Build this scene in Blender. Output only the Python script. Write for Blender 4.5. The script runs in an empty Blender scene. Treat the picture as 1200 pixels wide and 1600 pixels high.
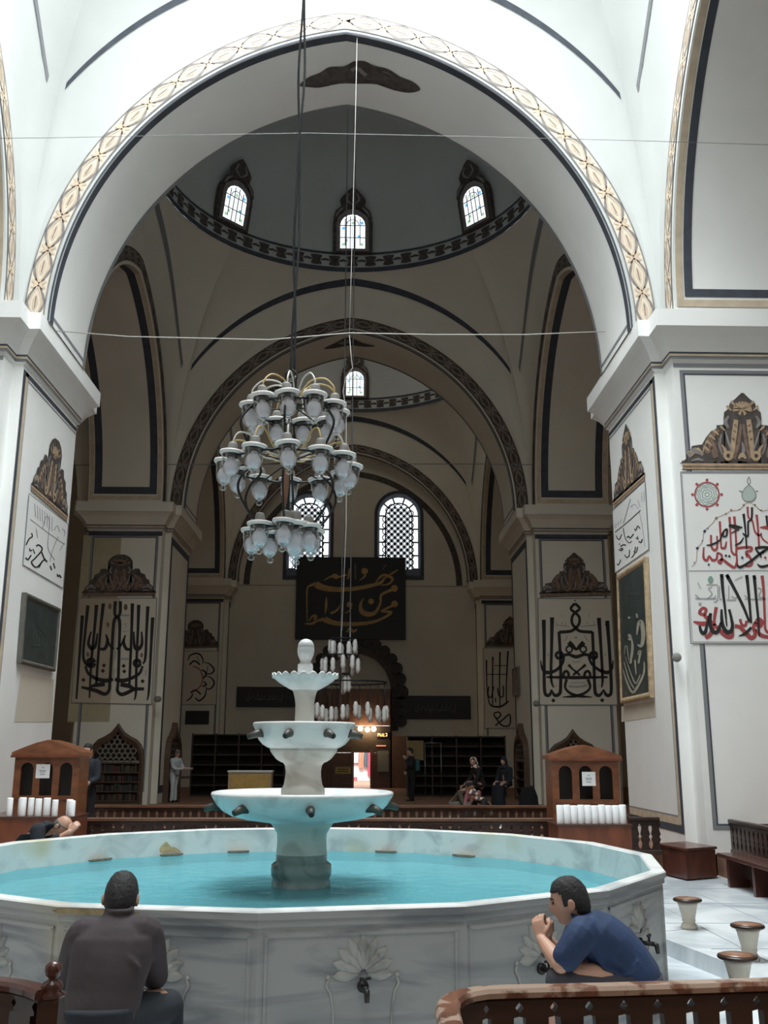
import bpy, bmesh, math, random
from mathutils import Vector, Matrix
random.seed(7)
PI = math.pi
scene = bpy.context.scene
col = scene.collection

# ------------------------------------------------------------------ camera
CAM = Vector((0, 0, 1.8))
FPX, PITCH, YAW, ROLL = 1530.0, 0.2388, 0.0228, 0.0025
_F = Vector((math.sin(YAW)*math.cos(PITCH), math.cos(YAW)*math.cos(PITCH), math.sin(PITCH)))
_R0 = Vector((math.cos(YAW), -math.sin(YAW), 0)); _U0 = _R0.cross(_F)
_R = _R0*math.cos(ROLL) + _U0*math.sin(ROLL); _U = _U0*math.cos(ROLL) - _R0*math.sin(ROLL)
cd = bpy.data.cameras.new('camera'); cam = bpy.data.objects.new('camera', cd); col.objects.link(cam)
cam.matrix_world = Matrix(((_R.x, _U.x, -_F.x, CAM.x), (_R.y, _U.y, -_F.y, CAM.y), (_R.z, _U.z, -_F.z, CAM.z), (0, 0, 0, 1)))
cd.sensor_fit = 'HORIZONTAL'; cd.sensor_width = 36; cd.lens = FPX/1200*36; cd.clip_end = 300
scene.camera = cam
# ------------------------------------------------------------------ world, lights, exposure
w = bpy.data.worlds.new('world'); scene.world = w; w.use_nodes = True
w.node_tree.nodes['Background'].inputs[0].default_value = (0.75, 0.87, 1.0, 1)
w.node_tree.nodes['Background'].inputs[1].default_value = 1.0
vs = scene.view_settings
vs.view_transform = 'Standard'; vs.look = 'None'; vs.exposure = 0.45; vs.gamma = 1.0; vs.use_curve_mapping = False
try:
    scene.cycles.use_denoising = True
    scene.cycles.max_bounces = 10; scene.cycles.diffuse_bounces = 6; scene.cycles.transparent_max_bounces = 16
    scene.cycles.sample_clamp_indirect = 6.0
except Exception:
    pass
def area(name, loc, size, power, colour, rot=(0, 0, 0), shape='DISK', size_y=None):
    l = bpy.data.lights.new(name, 'AREA'); l.energy = power; l.color = colour; l.shape = shape; l.size = size
    if size_y: l.size_y = size_y
    o = bpy.data.objects.new(name, l); col.objects.link(o); o.location = loc; o.rotation_euler = rot
    return o
# layout of the hall: rows of piers along y, aisle columns along x
CX, HALF, W, ZS, ZA = -0.38, 5.42, 5.06, 9.0, 14.92
Y1, PITCH_Y, THICK, SIDE = 15.8, 13.45, 2.2, 3.2
HX, NOTCH = 5.6, 0.45
PITCH_X = 2*HX + THICK
ROW = [Y1 - PITCH_Y, Y1, Y1 + PITCH_Y, Y1 + 2*PITCH_Y]
YB = ROW[3] + 0.45                              # the end wall
def bay_c(k): return (ROW[k-1] + THICK + ROW[k])/2   # middle of bay k (1 = fountain, 2, 3)
area('skylight_daylight', (CX, bay_c(1), 19.0), 10.2, 1650, (0.92, 0.98, 1.0))
area('skylight_zenith', (CX, bay_c(1), 30.0), 12.0, 3900, (0.92, 0.98, 1.0))
area('near_bay_fill', (CX, bay_c(1) - PITCH_Y, 16.0), 8.0, 640, (0.95, 0.98, 1.0))  # added fill light over the camera bay, lifts the near pier faces
area('dome_daylight', (CX, bay_c(2), 21.0), 4.5, 14, (0.85, 0.97, 1.0))
area('dome_daylight_far', (CX, bay_c(3), 21.0), 4.5, 60, (1.0, 0.93, 0.8))

# ------------------------------------------------------------------ photograph ray -> world
def ray(x, y): return _F + _R*((x - 600)/FPX) - _U*((y - 800)/FPX)
def onY(x, y, Y): d = ray(x, y); return CAM + d*((Y - CAM.y)/d.y)
def onX(x, y, X): d = ray(x, y); return CAM + d*((X - CAM.x)/d.x)
def onZ(x, y, Z): d = ray(x, y); return CAM + d*((Z - CAM.z)/d.z)

# ------------------------------------------------------------------ materials
def new_mat(name):
    m = bpy.data.materials.new(name); m.use_nodes = True
    return m, m.node_tree.nodes, m.node_tree.links, m.node_tree.nodes['Principled BSDF']
def plain(name, c, rough=0.6, metal=0.0, noise=0.0, scale=8.0, bump=0.0, spec=0.5, stretch=None):
    m, n, l, b = new_mat(name)
    b.inputs['Base Color'].default_value = (*c, 1); b.inputs['Roughness'].default_value = rough
    b.inputs['Metallic'].default_value = metal; b.inputs['Specular IOR Level'].default_value = spec
    if noise or bump:
        tc = n.new('ShaderNodeTexCoord'); tx = n.new('ShaderNodeTexNoise'); tx.inputs['Scale'].default_value = scale
        tx.inputs['Detail'].default_value = 5
        if stretch:
            mp = n.new('ShaderNodeMapping'); mp.inputs['Scale'].default_value = stretch
            l.new(tc.outputs['Object'], mp.inputs[0]); l.new(mp.outputs[0], tx.inputs['Vector'])
        else: l.new(tc.outputs['Object'], tx.inputs['Vector'])
        if noise:
            r = n.new('ShaderNodeValToRGB')
            r.color_ramp.elements[0].position = 0.3; r.color_ramp.elements[1].position = 0.7
            r.color_ramp.elements[0].color = (*[max(0, v*(1 - noise)) for v in c], 1)
            r.color_ramp.elements[1].color = (*[min(1, v*(1 + noise)) for v in c], 1)
            l.new(tx.outputs['Fac'], r.inputs[0]); l.new(r.outputs[0], b.inputs['Base Color'])
        if bump:
            bp = n.new('ShaderNodeBump'); bp.inputs['Strength'].default_value = bump; bp.inputs['Distance'].default_value = 0.02
            l.new(tx.outputs['Fac'], bp.inputs['Height']); l.new(bp.outputs[0], b.inputs['Normal'])
    return m
def marble(name, base, vein, rough=0.3, scale=1.2, amount=0.5, stretch=(1, 1, 3), stain=None):
    m, n, l, b = new_mat(name)
    tc = n.new('ShaderNodeTexCoord'); mp = n.new('ShaderNodeMapping'); mp.inputs['Scale'].default_value = stretch
    n1 = n.new('ShaderNodeTexNoise'); n1.inputs['Scale'].default_value = scale; n1.inputs['Detail'].default_value = 8
    n1.inputs['Distortion'].default_value = 1.4
    r = n.new('ShaderNodeValToRGB'); e = r.color_ramp.elements
    e[0].position = 0.38; e[0].color = (*vein, 1); e[1].position = 0.38 + 0.3*amount; e[1].color = (*base, 1)
    l.new(tc.outputs['Object'], mp.inputs[0]); l.new(mp.outputs[0], n1.inputs['Vector']); l.new(n1.outputs['Fac'], r.inputs[0])
    out = r.outputs[0]
    if stain:
        n2 = n.new('ShaderNodeTexNoise'); n2.inputs['Scale'].default_value = 0.9; n2.inputs['Detail'].default_value = 3
        r2 = n.new('ShaderNodeValToRGB'); r2.color_ramp.elements[0].position = 0.6; r2.color_ramp.elements[1].position = 0.75
        mx = n.new('ShaderNodeMix'); mx.data_type = 'RGBA'
        l.new(tc.outputs['Object'], n2.inputs['Vector']); l.new(n2.outputs['Fac'], r2.inputs[0])
        l.new(r2.outputs[0], mx.inputs['Factor']); l.new(out, mx.inputs['A']); mx.inputs['B'].default_value = (*stain, 1)
        out = mx.outputs['Result']
    l.new(out, b.inputs['Base Color']); b.inputs['Roughness'].default_value = rough
    return m
def wood(name, c, rough=0.35, dark=0.5, scale=3.0, stretch=(1, 1, 8), worn=None):
    m, n, l, b = new_mat(name)
    tc = n.new('ShaderNodeTexCoord'); mp = n.new('ShaderNodeMapping'); mp.inputs['Scale'].default_value = stretch
    n1 = n.new('ShaderNodeTexNoise'); n1.inputs['Scale'].default_value = scale; n1.inputs['Detail'].default_value = 6
    r = n.new('ShaderNodeValToRGB'); e = r.color_ramp.elements
    e[0].position = 0.35; e[0].color = (*[v*dark for v in c], 1); e[1].position = 0.65; e[1].color = (*c, 1)
    l.new(tc.outputs['Object'], mp.inputs[0]); l.new(mp.outputs[0], n1.inputs['Vector']); l.new(n1.outputs['Fac'], r.inputs[0])
    out = r.outputs[0]
    if worn:
        n2 = n.new('ShaderNodeTexNoise'); n2.inputs['Scale'].default_value = 9; n2.inputs['Detail'].default_value = 6
        r2 = n.new('ShaderNodeValToRGB'); r2.color_ramp.elements[0].position = 0.47; r2.color_ramp.elements[1].position = 0.53
        mx = n.new('ShaderNodeMix'); mx.data_type = 'RGBA'
        l.new(tc.outputs['Object'], n2.inputs['Vector']); l.new(n2.outputs['Fac'], r2.inputs[0])
        l.new(r2.outputs[0], mx.inputs['Factor']); l.new(out, mx.inputs['A']); mx.inputs['B'].default_value = (*worn, 1)
        out = mx.outputs['Result']
    l.new(out, b.inputs['Base Color']); b.inputs['Roughness'].default_value = rough
    return m
def glow(name, c, strength):
    m, n, l, b = new_mat(name)
    b.inputs['Base Color'].default_value = (*c, 1); b.inputs['Emission Color'].default_value = (*c, 1)
    b.inputs['Emission Strength'].default_value = strength
    return m
M = dict(
    plaster_upper_dimmed=plain('plaster_upper_dimmed', (0.57, 0.585, 0.57), 0.9, noise=0.04, scale=0.8),  # same plaster as the piers, darkened to offset strong light on the arches
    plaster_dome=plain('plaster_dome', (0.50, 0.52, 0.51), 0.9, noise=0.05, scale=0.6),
    plaster=plain('plaster', (0.82, 0.82, 0.80), 0.9, noise=0.04, scale=0.8),  # lightened to make up for the weaker light on the piers
    plaster_in_dimmed=plain('plaster_inner_hall_dimmed', (0.70, 0.66, 0.57), 0.9, noise=0.05, scale=0.7),  # same plaster darkened, the dimmer light of the inner bays put into its colour
    plaster_old=plain('plaster_old', (0.55, 0.50, 0.40), 0.9, noise=0.05, scale=0.8),
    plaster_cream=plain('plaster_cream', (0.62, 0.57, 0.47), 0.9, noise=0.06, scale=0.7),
    slate=plain('slate_paint', (0.055, 0.062, 0.08), 0.8, noise=0.2, scale=4),
    slate_soft=plain('grey_paint', (0.22, 0.225, 0.235), 0.85),
    tan=plain('tan_paint', (0.56, 0.46, 0.34), 0.85, noise=0.15, scale=5),
    gold=plain('gold_ochre_paint', (0.64, 0.50, 0.37), 0.8, noise=0.15, scale=5),
    pale=plain('pale_ochre_paint', (0.74, 0.66, 0.55), 0.8),
    orn_dark=plain('ornament_umber', (0.075, 0.062, 0.055), 0.85, noise=0.4, scale=9),
    orn_mid=plain('ornament_brown', (0.20, 0.13, 0.095), 0.85, noise=0.3, scale=9),
    orn_light=plain('ornament_tan', (0.42, 0.30, 0.19), 0.85, noise=0.2, scale=9),
    orn_grey=plain('ornament_grey', (0.24, 0.22, 0.21), 0.85, noise=0.2, scale=9),
    ink=plain('black_ink', (0.018, 0.017, 0.018), 0.7), ink_red=plain('red_ink', (0.36, 0.06, 0.065), 0.7),
    ink_grey=plain('grey_ink', (0.36, 0.37, 0.38), 0.8), ink_green=plain('green_ink', (0.22, 0.36, 0.30), 0.8),
    ink_blue=plain('blue_ink', (0.05, 0.05, 0.17), 0.8), panel_white=plain('panel_white', (0.78, 0.78, 0.76), 0.85),
    panel_cream=plain('panel_cream', (0.66, 0.60, 0.50), 0.85),
    floor_marble=marble('floor_marble', (0.74, 0.78, 0.80), (0.45, 0.50, 0.53), 0.22, 0.7, 0.7, (1, 1, 1)),
    grey_marble=marble('grey_marble', (0.31, 0.315, 0.305), (0.17, 0.18, 0.188), 0.35, 1.3, 0.6, (0.6, 0.6, 3.5), stain=(0.36, 0.31, 0.2)),
    rim_marble=marble('rim_marble', (0.74, 0.75, 0.73), (0.50, 0.52, 0.52), 0.3, 1.5, 0.5, (1, 1, 1), stain=(0.62, 0.55, 0.38)),
    white_marble=marble('white_marble', (0.76, 0.77, 0.76), (0.58, 0.60, 0.60), 0.3, 2.0, 0.5, (1, 1, 1.6)),
    old_marble=marble('aged_marble', (0.60, 0.59, 0.54), (0.45, 0.43, 0.38), 0.4, 2.4, 0.5, (1, 1, 1.4), stain=(0.42, 0.30, 0.25)),
    stool_stone=marble('stool_stone', (0.56, 0.51, 0.42), (0.44, 0.39, 0.31), 0.45, 2.5, 0.5, (1, 1, 1)),
    wet_marble=marble('wet_marble', (0.24, 0.29, 0.28), (0.12, 0.15, 0.15), 0.25, 2.5, 0.5, (1, 1, 1)),
    carve=marble('carved_marble', (0.36, 0.36, 0.335), (0.22, 0.22, 0.205), 0.5, 2.0, 0.5, (1, 1, 1)),
    stain=plain('rust_stain', (0.50, 0.40, 0.22), 0.6, noise=0.3, scale=15),
    pool=plain('turquoise_pool_tile', (0.15, 0.45, 0.50), 0.4, noise=0.12, scale=1.4),
    wood_dark=wood('dark_walnut', (0.045, 0.022, 0.015), 0.32, 0.45),
    wood_worn=wood('worn_handrail', (0.20, 0.085, 0.05), 0.3, 0.5, 4, (6, 1, 1), worn=(0.34, 0.24, 0.18)),
    wood_red=wood('red_mahogany', (0.20, 0.060, 0.028), 0.3, 0.6, 2.0, (3, 1, 1)),
    wood_box=wood('box_wood', (0.11, 0.038, 0.026), 0.25, 0.6, 2.0, (3, 1, 1)), wood_brown=wood('brown_wood', (0.12, 0.055, 0.028), 0.4, 0.6),
    wood_bench=wood('bench_wood', (0.085, 0.032, 0.024), 0.25, 0.6, 2, (1, 6, 1)),
    wood_dull=wood('dull_wood', (0.11, 0.062, 0.035), 0.6, 0.6),
    black=plain('black', (0.012, 0.012, 0.014), 0.5), void=plain('dark_interior', (0.02, 0.014, 0.011), 0.8),
    bronze=plain('dark_bronze', (0.035, 0.032, 0.03), 0.4, 0.6), brass=plain('aged_brass', (0.42, 0.30, 0.12), 0.4, 0.7),
    iron=plain('black_iron', (0.015, 0.017, 0.018), 0.45, 0.3), steel=plain('steel', (0.20, 0.205, 0.21), 0.4, 0.8),
    rope=plain('black_cable', (0.02, 0.025, 0.028), 0.7), wire=plain('pale_wire', (0.42, 0.41, 0.38), 0.6),
    paper=plain('white_paper', (0.85, 0.85, 0.85), 0.8, noise=0.02), print=plain('print_grey', (0.3, 0.32, 0.34), 0.8),
    carpet=plain('brown_carpet', (0.20, 0.10, 0.06), 0.95, noise=0.3, scale=6, bump=0.3),
    board=plain('black_board', (0.012, 0.013, 0.014), 0.55), gilt=plain('gilt_lettering', (0.42, 0.24, 0.07), 0.5, noise=0.2, scale=5),
    dimgilt=plain('dim_lettering', (0.10, 0.10, 0.095), 0.6), frame_gold=plain('worn_gilt_frame', (0.42, 0.31, 0.19), 0.45, noise=0.3, scale=10),
    frame_grey=plain('silvered_frame', (0.11, 0.105, 0.09), 0.5, noise=0.2, scale=10),
    slate_pic=plain('dark_green_board', (0.045, 0.058, 0.056), 0.3, noise=0.3, scale=4),
    sky_pane=glow('daylit_pane', (0.88, 0.95, 1.0), 0.95), blue_pane=glow('blue_pane', (0.15, 0.45, 0.75), 0.8),
    green_pane=glow('green_pane', (0.35, 0.6, 0.35), 0.7),
    lattice=plain('lattice_lead', (0.04, 0.042, 0.045), 0.6), bulb=plain('opal_bulb', (0.80, 0.80, 0.84), 0.35),
    lamp_white=plain('white_porcelain', (0.72, 0.72, 0.70), 0.45), plaster_yellow=plain('yellowed_plaster', (0.40, 0.345, 0.23), 0.9, noise=0.05), lamp_socket=plain('grey_socket', (0.20, 0.195, 0.18), 0.6),
)
def glass_mat():
    m = bpy.data.materials.new('clear_lamp_glass'); m.use_nodes = True; n = m.node_tree.nodes; l = m.node_tree.links
    for x in list(n):
        if x.type != 'OUTPUT_MATERIAL': n.remove(x)
    t = n.new('ShaderNodeBsdfTransparent'); t.inputs[0].default_value = (0.97, 0.98, 0.985, 1)
    g = n.new('ShaderNodeBsdfGlossy'); g.inputs['Roughness'].default_value = 0.08; g.inputs[0].default_value = (0.9, 0.9, 0.9, 1)
    lw = n.new('ShaderNodeLayerWeight'); lw.inputs[0].default_value = 0.35
    mx = n.new('ShaderNodeMixShader')
    l.new(lw.outputs['Facing'], mx.inputs[0]); l.new(t.outputs[0], mx.inputs[1]); l.new(g.outputs[0], mx.inputs[2])
    l.new(mx.outputs[0], [x for x in n if x.type == 'OUTPUT_MATERIAL'][0].inputs[0])
    return m
M['glass'] = glass_mat()
def opal_mat():
    m, n, l, b = new_mat('opal_bulb'); b.inputs['Base Color'].default_value = (0.88, 0.88, 0.92, 1); b.inputs['Roughness'].default_value = 0.4
    tr = n.new('ShaderNodeBsdfTranslucent'); tr.inputs[0].default_value = (0.9, 0.9, 0.93, 1); mx = n.new('ShaderNodeMixShader'); mx.inputs[0].default_value = 0.45
    out = [x for x in n if x.type == 'OUTPUT_MATERIAL'][0]
    l.new(b.outputs[0], mx.inputs[1]); l.new(tr.outputs[0], mx.inputs[2]); l.new(mx.outputs[0], out.inputs[0]); return m
M['bulb'] = opal_mat()
def water_mat():
    m = bpy.data.materials.new('pool_water'); m.use_nodes = True; n = m.node_tree.nodes; l = m.node_tree.links
    for x in list(n):
        if x.type != 'OUTPUT_MATERIAL': n.remove(x)
    t = n.new('ShaderNodeBsdfTransparent'); t.inputs[0].default_value = (0.90, 0.985, 0.99, 1)
    g = n.new('ShaderNodeBsdfGlossy'); g.inputs['Roughness'].default_value = 0.04
    fr = n.new('ShaderNodeFresnel'); fr.inputs[0].default_value = 1.33
    df = n.new('ShaderNodeBsdfDiffuse'); df.inputs[0].default_value = (0.145, 0.42, 0.475, 1); m0 = n.new('ShaderNodeMixShader'); m0.inputs[0].default_value = 0.5
    l.new(t.outputs[0], m0.inputs[1]); l.new(df.outputs[0], m0.inputs[2])
    mx = n.new('ShaderNodeMixShader'); tc = n.new('ShaderNodeTexCoord')
    mp = n.new('ShaderNodeMapping'); mp.inputs['Scale'].default_value = (1, 1, 1)
    nz = n.new('ShaderNodeTexNoise'); nz.inputs['Scale'].default_value = 5; nz.inputs['Detail'].default_value = 3
    bp = n.new('ShaderNodeBump'); bp.inputs['Strength'].default_value = 0.22; bp.inputs['Distance'].default_value = 0.05
    l.new(tc.outputs['Object'], mp.inputs[0]); l.new(mp.outputs[0], nz.inputs['Vector']); l.new(nz.outputs['Fac'], bp.inputs['Height'])
    l.new(bp.outputs[0], g.inputs['Normal']); l.new(bp.outputs[0], fr.inputs['Normal'])
    sc = n.new('ShaderNodeMath'); sc.operation = 'MULTIPLY'; sc.inputs[1].default_value = 0.45; l.new(fr.outputs[0], sc.inputs[0]); l.new(sc.outputs[0], mx.inputs[0]); l.new(m0.outputs[0], mx.inputs[1]); l.new(g.outputs[0], mx.inputs[2])
    l.new(mx.outputs[0], [x for x in n if x.type == 'OUTPUT_MATERIAL'][0].inputs[0])
    return m
M['water'] = water_mat()

# ------------------------------------------------------------------ mesh helpers
class MB:
    def __init__(s): s.v = []; s.f = []; s.sm = []
    def add(s, vs, fs, smooth=False):
        o = len(s.v); s.v += [tuple(v) for v in vs]
        for f in fs: s.f.append([i + o for i in f]); s.sm.append(smooth)
        return s
    def box(s, a, b):
        (x0, y0, z0), (x1, y1, z1) = a, b
        v = [(x0, y0, z0), (x1, y0, z0), (x1, y1, z0), (x0, y1, z0), (x0, y0, z1), (x1, y0, z1), (x1, y1, z1), (x0, y1, z1)]
        return s.add(v, [(3, 2, 1, 0), (4, 5, 6, 7), (0, 1, 5, 4), (1, 2, 6, 5), (2, 3, 7, 6), (3, 0, 4, 7)])
    def obox(s, c, x, y, z):          # box from centre and three half vectors
        c, x, y, z = map(Vector, (c, x, y, z))
        v = [c + x*i + y*j + z*k for k in (-1, 1) for i, j in ((-1, -1), (1, -1), (1, 1), (-1, 1))]
        return s.add(v, [(3, 2, 1, 0), (4, 5, 6, 7), (0, 1, 5, 4), (1, 2, 6, 5), (2, 3, 7, 6), (3, 0, 4, 7)])
    def loft(s, rings, close=True, smooth=False, cap0=False, cap1=False):
        n = len(rings[0]); vs = [v for r in rings for v in r]; fs = []
        m = n if close else n - 1
        for i in range(len(rings) - 1):
            for j in range(m): k = (j + 1) % n; fs.append((i*n + j, i*n + k, (i+1)*n + k, (i+1)*n + j))
        if cap0: fs.append(tuple(range(n))[::-1])
        if cap1: fs.append(tuple((len(rings)-1)*n + j for j in range(n)))
        return s.add(vs, fs, smooth)
    def lathe(s, c, prof, n=24, smooth=True, cap0=False, cap1=False, axis=None):
        c = Vector(c); z = Vector(axis).normalized() if axis else Vector((0, 0, 1))
        x = z.orthogonal().normalized() if axis else Vector((1, 0, 0)); y = z.cross(x)
        return s.loft([[c + x*(r*math.cos(2*PI*k/n)) + y*(r*math.sin(2*PI*k/n)) + z*h for k in range(n)] for r, h in prof], True, smooth, cap0, cap1)
    def tube(s, pts, r, n=6, smooth=True, closed=False):
        pts = [Vector(p) for p in pts]; rings = []; N = len(pts); up = None
        rr = r if isinstance(r, (list, tuple)) else [r]*N
        for i, p in enumerate(pts):
            if closed: t = pts[(i+1) % N] - pts[i-1]
            else: t = pts[min(i+1, N-1)] - pts[max(i-1, 0)]
            t.normalize()
            if up is None: up = t.orthogonal().normalized()
            up = (up - t*up.dot(t)).normalized(); q = t.cross(up)
            rings.append([p + (up*math.cos(2*PI*k/n) + q*math.sin(2*PI*k/n))*rr[i] for k in range(n)])
        if closed: rings.append(rings[0]); return s.loft(rings, True, smooth)
        return s.loft(rings, True, smooth, True, True)
    def ball(s, c, r, n=12, m=8, sz=1.0):
        return s.lathe(c, [(r*math.sin(PI*i/m) + 1e-5, -r*sz*math.cos(PI*i/m)) for i in range(m+1)], n)
    def prism(s, poly, d):            # polygon (list of 3D points) extruded by vector d
        d = Vector(d); n = len(poly); a = [Vector(p) for p in poly]; b = [p + d for p in a]
        return s.add(a + b, [tuple(range(n)), tuple(range(2*n - 1, n - 1, -1))] + [(j, j + n, (j+1) % n + n, (j+1) % n) for j in range(n)])
    def build(s, name, mat, parent=None, bevel=0, smooth_angle=None):
        me = bpy.data.meshes.new(name); me.from_pydata(s.v, [], s.f); me.update()
        for p, q in zip(me.polygons, s.sm): p.use_smooth = q
        bm = bmesh.new(); bm.from_mesh(me); bmesh.ops.recalc_face_normals(bm, faces=bm.faces)
        bm.to_mesh(me); bm.free()
        o = bpy.data.objects.new(name, me); col.objects.link(o)
        me.materials.append(M[mat] if isinstance(mat, str) else mat)
        if parent is not None: o.parent = parent; o.matrix_parent_inverse = Matrix.Translation(-parent.location) if parent.type == 'EMPTY' and parent.rotation_euler.z == 0 else parent.matrix_world.inverted()
        if bevel:
            md = o.modifiers.new('bevel', 'BEVEL'); md.width = bevel; md.segments = 2; md.limit_method = 'ANGLE'
        return o
def tag(o, label, cat, group=None, kind=None):
    o['label'] = label; o['category'] = cat
    if group: o['group'] = group
    if kind: o['kind'] = kind
    return o
def thing(name, label, cat, loc=(0, 0, 0), group=None):
    o = bpy.data.objects.new(name, None); col.objects.link(o); o.location = loc; o.empty_display_size = 0.1
    return tag(o, label, cat, group)
def struct(o): o['kind'] = 'structure'; return o
def kids(o): return [c for c in col.objects if c.parent == o]
def copy_tree(o, parent=None):
    c = o.copy(); col.objects.link(c)
    if parent is not None: c.parent = parent
    for ch in o.children: copy_tree(ch, c)
    return c
def spline(pts, per=5, closed=False):
    n = len(pts); out = []
    rng = range(n) if closed else range(n - 1)
    for i in rng:
        p = [pts[(i + k) % n] if closed else pts[min(max(i + k, 0), n - 1)] for k in (-1, 0, 1, 2)]
        for j in range(per):
            t = j/per
            out.append(tuple(0.5*(2*b + (c - a)*t + (2*a - 5*b + 4*c - d)*t*t + (3*b - a - 3*c + d)*t**3) for a, b, c, d in zip(*p)))
    if not closed: out.append(tuple(pts[-1]))
    return out
def ribbon(mb, pts, wid, to3, per=4, smooth=True, closed=False):
    """brush stroke: 2D points, width (number or list, same units), mapped to the wall by to3(x, y)"""
    if not isinstance(wid, (list, tuple)): wid = [wid]*len(pts)
    q = [(*p, w_) for p, w_ in zip(pts, wid)]
    q = spline(q, per, closed) if smooth and len(q) > 2 else q + ([q[0]] if closed else [])
    if closed and smooth: q.append(q[0])
    L, R_ = [], []
    for i, (x, y, w_) in enumerate(q):
        a = q[max(i-1, 0)]; b = q[min(i+1, len(q)-1)]
        if closed and i in (0, len(q)-1): a, b = q[-2], q[1]
        tx, ty = b[0]-a[0], b[1]-a[1]; d = math.hypot(tx, ty) or 1
        nx, ny = -ty/d*w_/2, tx/d*w_/2
        L.append(to3(x + nx, y + ny)); R_.append(to3(x - nx, y - ny))
    n = len(q)
    mb.add(L + R_, [(i, i+1, n+i+1, n+i) for i in range(n-1)])
    return mb
def blob(mb, pts, to3, per=4, smooth=True):
    q = spline(pts, per, True) if smooth else pts
    cx = sum(p[0] for p in q)/len(q); cy = sum(p[1] for p in q)/len(q); n = len(q)
    mb.add([to3(*p) for p in q] + [to3(cx, cy)], [(i, (i+1) % n, n) for i in range(n)])
    return mb
def quad_map(tl, tr, br, bl):
    """unit square (u right, v down) on a flat quad"""
    tl, tr, br, bl = map(Vector, (tl, tr, br, bl))
    return lambda u, v: (tl*(1-u) + tr*u)*(1-v) + (bl*(1-u) + br*u)*v

# ================================================================== THE SETTING
def pointed(w_, z0, za, n=28):
    """pointed arch: list of (u, z) from left spring to right spring"""
    e = ((za - z0)**2 - w_*w_)/(2*w_); R_ = w_ + e
    a1 = math.acos(max(-1, min(1, e/R_)))
    h = [(e - R_*math.cos(a1*i/n), z0 + R_*math.sin(a1*i/n)) for i in range(n+1)]
    return h + [(-u, z) for u, z in reversed(h[:-1])]
def zarch(u, w_, z0, za):
    e = ((za - z0)**2 - w_*w_)/(2*w_); R_ = w_ + e
    return z0 + math.sqrt(max(0, R_*R_ - (abs(u) + e)**2))
class ArchPath:
    """arc-length coordinates (s along the intrados, d outward) on an upright arch"""
    def __init__(s, w_, z0, za, n=60):
        s.p = pointed(w_, z0, za, n); s.c = [0]
        for a, b in zip(s.p, s.p[1:]): s.c.append(s.c[-1] + math.hypot(b[0]-a[0], b[1]-a[1]))
        s.len = s.c[-1]
    def at(s, t, d=0):
        t = max(0, min(s.len, t)); i = 0
        lo, hi = 0, len(s.c) - 2
        while lo < hi:
            m = (lo + hi + 1)//2
            if s.c[m] <= t: lo = m
            else: hi = m - 1
        a, b = s.p[lo], s.p[lo+1]; k = (t - s.c[lo])/(s.c[lo+1] - s.c[lo])
        tx, tz = b[0]-a[0], b[1]-a[1]; L = math.hypot(tx, tz)
        return a[0] + tx*k - tz/L*d, a[1] + tz*k + tx/L*d
WS = (PITCH_Y - 0.78 - 3.98)/2; ZAS = 14.2                    # the arches that run along the hall

# ---- floors
cF = Vector((-0.565, 9.22)); RF, RT, PH = 3.19, 3.80, -0.398   # fountain centre, radius, trough radius, phase
def ngon(r, z, n=16, c=cF): return [Vector((c.x + r*math.sin(PH + 2*PI*k/n), c.y - r*math.cos(PH + 2*PI*k/n), z)) for k in range(n)]
FX0, FX1, FY0, FY1 = -5.9, 5.35, 3.3, 15.35                    # the sunken marble floor
def poly_dir(r, a):             # point of the 16-gon of radius r in direction a
    k = (a - PH) % (PI/8); return r*math.cos(PI/16)/math.cos(k - PI/16)
angs = sorted([(PH + PI/8*k) % (2*PI) for k in range(16)] + [math.atan2(x - cF.x, -(y - cF.y)) % (2*PI) for x in (FX0, FX1) for y in (FY0, FY1)])
def rect_hit(a):
    dx, dy = math.sin(a), -math.cos(a); t = 1e9
    if dx > 1e-9: t = min(t, (FX1 - cF.x)/dx)
    if dx < -1e-9: t = min(t, (FX0 - cF.x)/dx)
    if dy > 1e-9: t = min(t, (FY1 - cF.y)/dy)
    if dy < -1e-9: t = min(t, (FY0 - cF.y)/dy)
    return (cF.x + dx*t, cF.y + dy*t, 0)
m = MB(); n = len(angs)
inn = [(cF.x + math.sin(a)*poly_dir(RT, a), cF.y - math.cos(a)*poly_dir(RT, a), 0) for a in angs]
m.loft([inn, [rect_hit(a) for a in angs]])
m.loft([[(x, y, -0.15) for x, y, z in inn], inn])
struct(m.build('floor', 'floor_marble'))
m = MB(); m.loft([ngon(RT, -0.15), ngon(RF*0.9, -0.15)])
struct(m.build('floor_gutter', 'floor_marble'))
# joints between the slabs, and the raised border slab by the gutter
m = MB()
for y in (4.6, 5.9, 12.6, 13.9): m.box((FX0, y, -0.004), (FX1, y + 0.012, 0.003))
for y in (7.2, 8.5, 9.8, 11.2): m.box((3.3, y, -0.004), (FX1, y + 0.012, 0.003))
for x in (3.6, 4.4): m.box((x, FY0, -0.004), (x + 0.012, FY1, 0.003))
for k in range(16):
    a, b = ngon(RT, 0.0)[k], ngon(RT, 0.0)[(k+1) % 16]
    d = (Vector((a.x, a.y)) - cF).normalized()
    m.obox((a.x + d.x*0.3, a.y + d.y*0.3, 0), (d.x*0.3, d.y*0.3, 0), (-d.y*0.006, d.x*0.006, 0), (0, 0, 0.003))
struct(m.build('floor_joints', plain('slab_joint', (0.30, 0.33, 0.35), 0.7)))
PZ = 0.3
XL, XR, YN = CX - 1.5*PITCH_X, CX + 1.5*PITCH_X, -9.5
m = MB()
m.box((XL, FY1, -0.3), (XR, YB + 9, PZ)); m.box((XL, YN, -0.3), (XR, FY0, PZ))
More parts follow.
